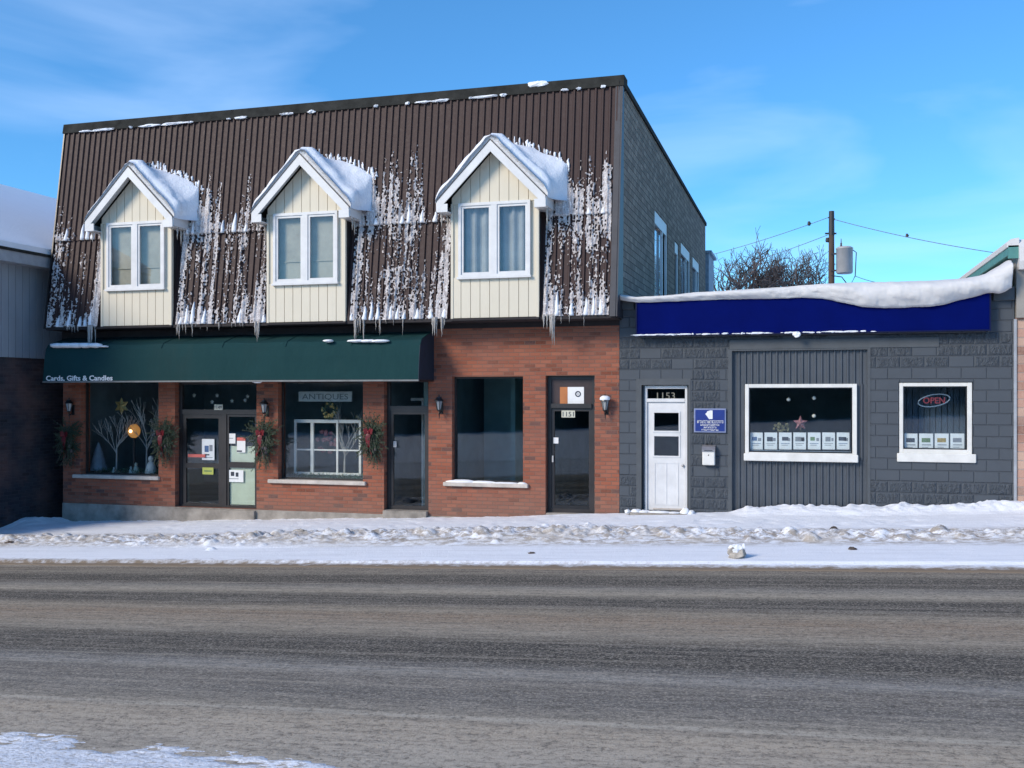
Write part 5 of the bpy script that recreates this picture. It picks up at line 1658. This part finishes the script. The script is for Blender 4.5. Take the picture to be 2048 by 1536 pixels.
# ================================================================== LEFT NEIGHBOUR
nb_x = -16.62
lb = thing('grey_neighbour', 'grey sided building with dark brick base and snowy roof at the left edge', 'building', (nb_x - 4, 22, G(-16)))
zd = 2.98
part('brick_base', MB().box(nb_x - 8, nb_x, 15.0, 32, -1.3, zd), M['dark_brick'], lb)
sd = MB()
y_ = 14.9
while y_ < 32:
    sd.box(nb_x - .02, nb_x + .05, y_, y_ + .19, zd - .04, 5.0); sd.box(nb_x - .02, nb_x + .036, y_ + .19, y_ + .205, zd - .04, 5.0); y_ += .205
sd.box(nb_x - 8, nb_x, 14.95, 32, zd, 5.0)
part('siding', sd, M['grey_siding'], lb)
ex_, ez_ = nb_x + .45, 4.98
sl2 = .50
rx = -21.2
rz = ez_ + .25 + (ex_ - rx) * sl2
part('eave', MB().box(nb_x, ex_, 14.5, 32.5, ez_ - .02, ez_ + .02).box(ex_, ex_ + .025, 14.5, 32.5, ez_ - .04, ez_ + .2), M['fascia'], lb)
part('roof', MB().prism([(ex_ + .05, ez_ + .19), (ex_ + .05, ez_ + .25), (rx, rz), (2 * rx - ex_ - .05, ez_ + .25), (2 * rx - ex_ - .05, ez_ + .19), (rx, rz - .06)], 14.5, 32.5, 'y'), M['flashing'], lb)
part('roof_snow', MB().prism([(ex_ + .03, ez_ + .255), (ex_ + .02, ez_ + .38), (ex_ - .1, ez_ + .45), (rx, rz + .16), (2 * rx - ex_, ez_ + .4), (2 * rx - ex_, ez_ + .26), (rx, rz + .005)], 14.45, 32.55, 'y'), M['snow'], lb)

# ================================================================== RIGHT NEIGHBOUR
nx0 = PX(2031)
rbld = thing('stone_neighbour', 'pinkish stone building with beige siding band and snowy roof at the right edge', 'building', (nx0 + 3, 19, G(4)))
zs0, zs1 = PZ(2040, 635, 18.9), PZ(2040, 535, 18.9)
part('stone_wall', MB().box(nx0, nx0 + 8, YF - .01, 30, -.5, zs0), M['tan_brick'], rbld)
sd = MB()
sd.box(nx0, nx0 + 8, YF - .03, 30, zs0 + .004, zs1)
x_ = nx0
while x_ < nx0 + 6:
    sd.box(x_, x_ + .17, YF - .085, YF - .032, zs0 + .0, zs1); x_ += .19
part('siding', sd, M['beige_siding'], rbld)
part('corner_strip', MB().box(nx0 - .03, nx0 + .012, YF - .04, YF + .01, -.4, zs0 - .02), M['fascia'], rbld)
part('fascia', MB().box(nx0 - .14, nx0 - .01, YF - .12, 30, 4.50, 4.63).box(nx0 - .14, nx0 + .03, YF - .16, YF - .12, 4.44, 4.66), M['teal'], rbld)
sn = MB()
sn.prism([(YF - .2, zs1 - .04), (YF - .24, zs1 + .1), (YF - .22, zs1 + .34), (YF - .08, zs1 + .48), (30, zs1 + .55), (30, zs1)], nx0 + .02, nx0 + 8)
sn.prism([(nx0 - .16, 4.632), (nx0 - .17, 4.70), (nx0 - .1, 4.77), (nx0 + .03, 4.79), (nx0 + .03, 4.632)], YF - .16, 30, 'y')
part('roof_snow', sn, M['roof_snow'], rbld)

# ================================================================== POLE, WIRES, TREES
Yp = 40.0
px, pz = PX(1662, Yp), PZ(1662, 423, Yp)
pl = thing('utility_pole', 'brown wooden utility pole with transformer standing behind the charcoal building', 'utility pole', (px, Yp, -.2))
part('pole', MB().tube([(px, Yp, -.4), (px + .02, Yp, pz)], [.16, .095], 12), M['wood'], pl)
part('cap', MB().tube([(px + .02, Yp, pz - .9), (px + .02, Yp, pz + .01)], [.112, .10], 10), M['wire'], pl)
tx_, ty_ = PX(1689, Yp - .1), Yp - .1
z0, z1 = PZ(1689, 548, Yp), PZ(1689, 496, Yp)
tf = part('transformer', MB().lathe([(.26, z0), (.30, z0 + .04), (.30, z1 - .06), (.315, z1 - .05), (.315, z1 - .02), (.24, z1 + .03), (.05, z1 + .05)], (tx_, ty_, 0), 20), M['galv'], pl, True)
part('bushing', MB().lathe([(.03, 0), (.045, .06), (.025, .09), (.04, .13), (.02, .17), (.012, .32)], (tx_ - .12, ty_, z1 + .02), 8), M['bark'], tf)
part('bracket', MB().box(px, tx_ - .28, ty_ - .03, ty_ + .03, z0 + .1, z0 + .16).box(px, tx_ - .28, ty_ - .03, ty_ + .03, z1 - .25, z1 - .19).tube([(tx_ + .3, ty_, z1 - .1), (tx_ + .42, ty_, z1 - .2), (tx_ + .38, ty_, z0 - .1), (tx_ + .2, ty_, z0 - .45)], .018, 5).tube([(px, ty_, z0 - .05), (tx_ - .1, ty_, z0 - .12), (tx_ + .1, ty_, z0 - .4)], .02, 5), M['wire'], tf)
part('insulator', MB().tube([(PX(1650, Yp), Yp, PZ(1650, 467, Yp)), (PX(1673, Yp), Yp, PZ(1673, 467, Yp))], .035, 6).blob((PX(1655, Yp), Yp, PZ(1655, 480, Yp)), (.09, .08, .09), 2, 8, 6, .2), M['wire'], pl)
part('insulator', MB().tube([(px - .1, Yp, pz - .22), (px + .14, Yp, pz - .30)], .03, 6), M['wire'], pl)
def wire(p0, p1, sag, label, r=.013, extra=None):
    pts = []
    for i in range(25):
        t = i / 24
        p = Vector(p0).lerp(Vector(p1), t); p.z -= sag * 4 * t * (1 - t)
        pts.append(tuple(p))
    t_ = thing('power_wire', label, 'power line', p0)
    part('cable', MB().tube(pts, r, 5), M['cable'], t_)
    for (u, v, s) in (extra or ()):
        part('clamp', MB().blob(spot(u, v, Yp), (s, s * .8, s * 1.2), 2, 8, 6, .2), M['wire'], t_)
wire((px + .1, Yp, pz - .30), (PX(2100, Yp - 4), Yp - 4, PZ(2100, 520, Yp - 4)), .15, 'power line running right from the top of the utility pole', extra=((1814, 471, .06),))
wire((px - .1, Yp, pz - .22), (PX(1380, Yp + 6), Yp + 6, PZ(1380, 520, Yp + 6)), .1, 'upper power line running left from the utility pole top', extra=((1618, 447, .07),))
wire((PX(1655, Yp), Yp, PZ(1655, 470, Yp)), (PX(1380, Yp + 8), Yp + 8, PZ(1380, 560, Yp + 8)), .1, 'lower power line running left from the pole toward the bare trees')
wire((tx_ + .38, ty_, z0 - .1), (PX(1760, Yp), Yp, PZ(1760, 566, Yp)), .03, 'short service wire leaving the bottom of the transformer', .012)
def bare_tree(u, Y, h_, seed, label, r=.2, lean=0.0, wide=1.0):
    x_ = PX(u, Y); rr = random.Random(seed)
    t = thing('bare_tree', label, 'tree', (x_, Y, 0), group='bare trees behind the buildings')
    m = MB(); m.tube([(x_, Y, -.3), (x_ + lean * .3, Y, h_ * .3), (x_ + .04, Y, h_ * .63)], [r * 1.2, r, r * .5], 8)
    part('trunk', m, M['bark'], t)
    c = MB()
    top_ = h_; rad = wide
    cz = top_ - rad * 1.05
    env = lambda p: ((p.x - x_ - lean) / rad) ** 2 + ((p.y - Y) / rad) ** 2 + (max(0, p.z - cz) / (top_ - cz)) ** 2 > 1.0 + .25 * math.sin(p.x * 5 + p.z * 4)
    for k in range(13):
        a_ = 2 * math.pi * (k + rr.random() * .6) / 13
        zz = h_ * (.46 + .16 * rr.random())
        s_ = rr.uniform(.25, 1.0)
        grow(c, (x_ + lean * .4, Y, zz), (math.cos(a_) * s_, math.sin(a_) * s_, 1.0), h_ * .14, r * .42, 5, rr, .80, 3, (2, 3), .66, .08, 3, .011, env)
    part('branches', c, M['bark'], t)
bare_tree(1488, 50, 10.1, 4, 'leftmost and tallest bare tree, its twigs touching the far end of the block wall', .2, 0, 2.05)
bare_tree(1545, 55, 9.9, 9, 'bare tree half hidden between the tallest bare tree and the one beside the pole', .16, 0, 1.9)
bare_tree(1596, 51, 9.55, 17, 'smallest bare tree, just left of the utility pole', .15, 0, 1.75)
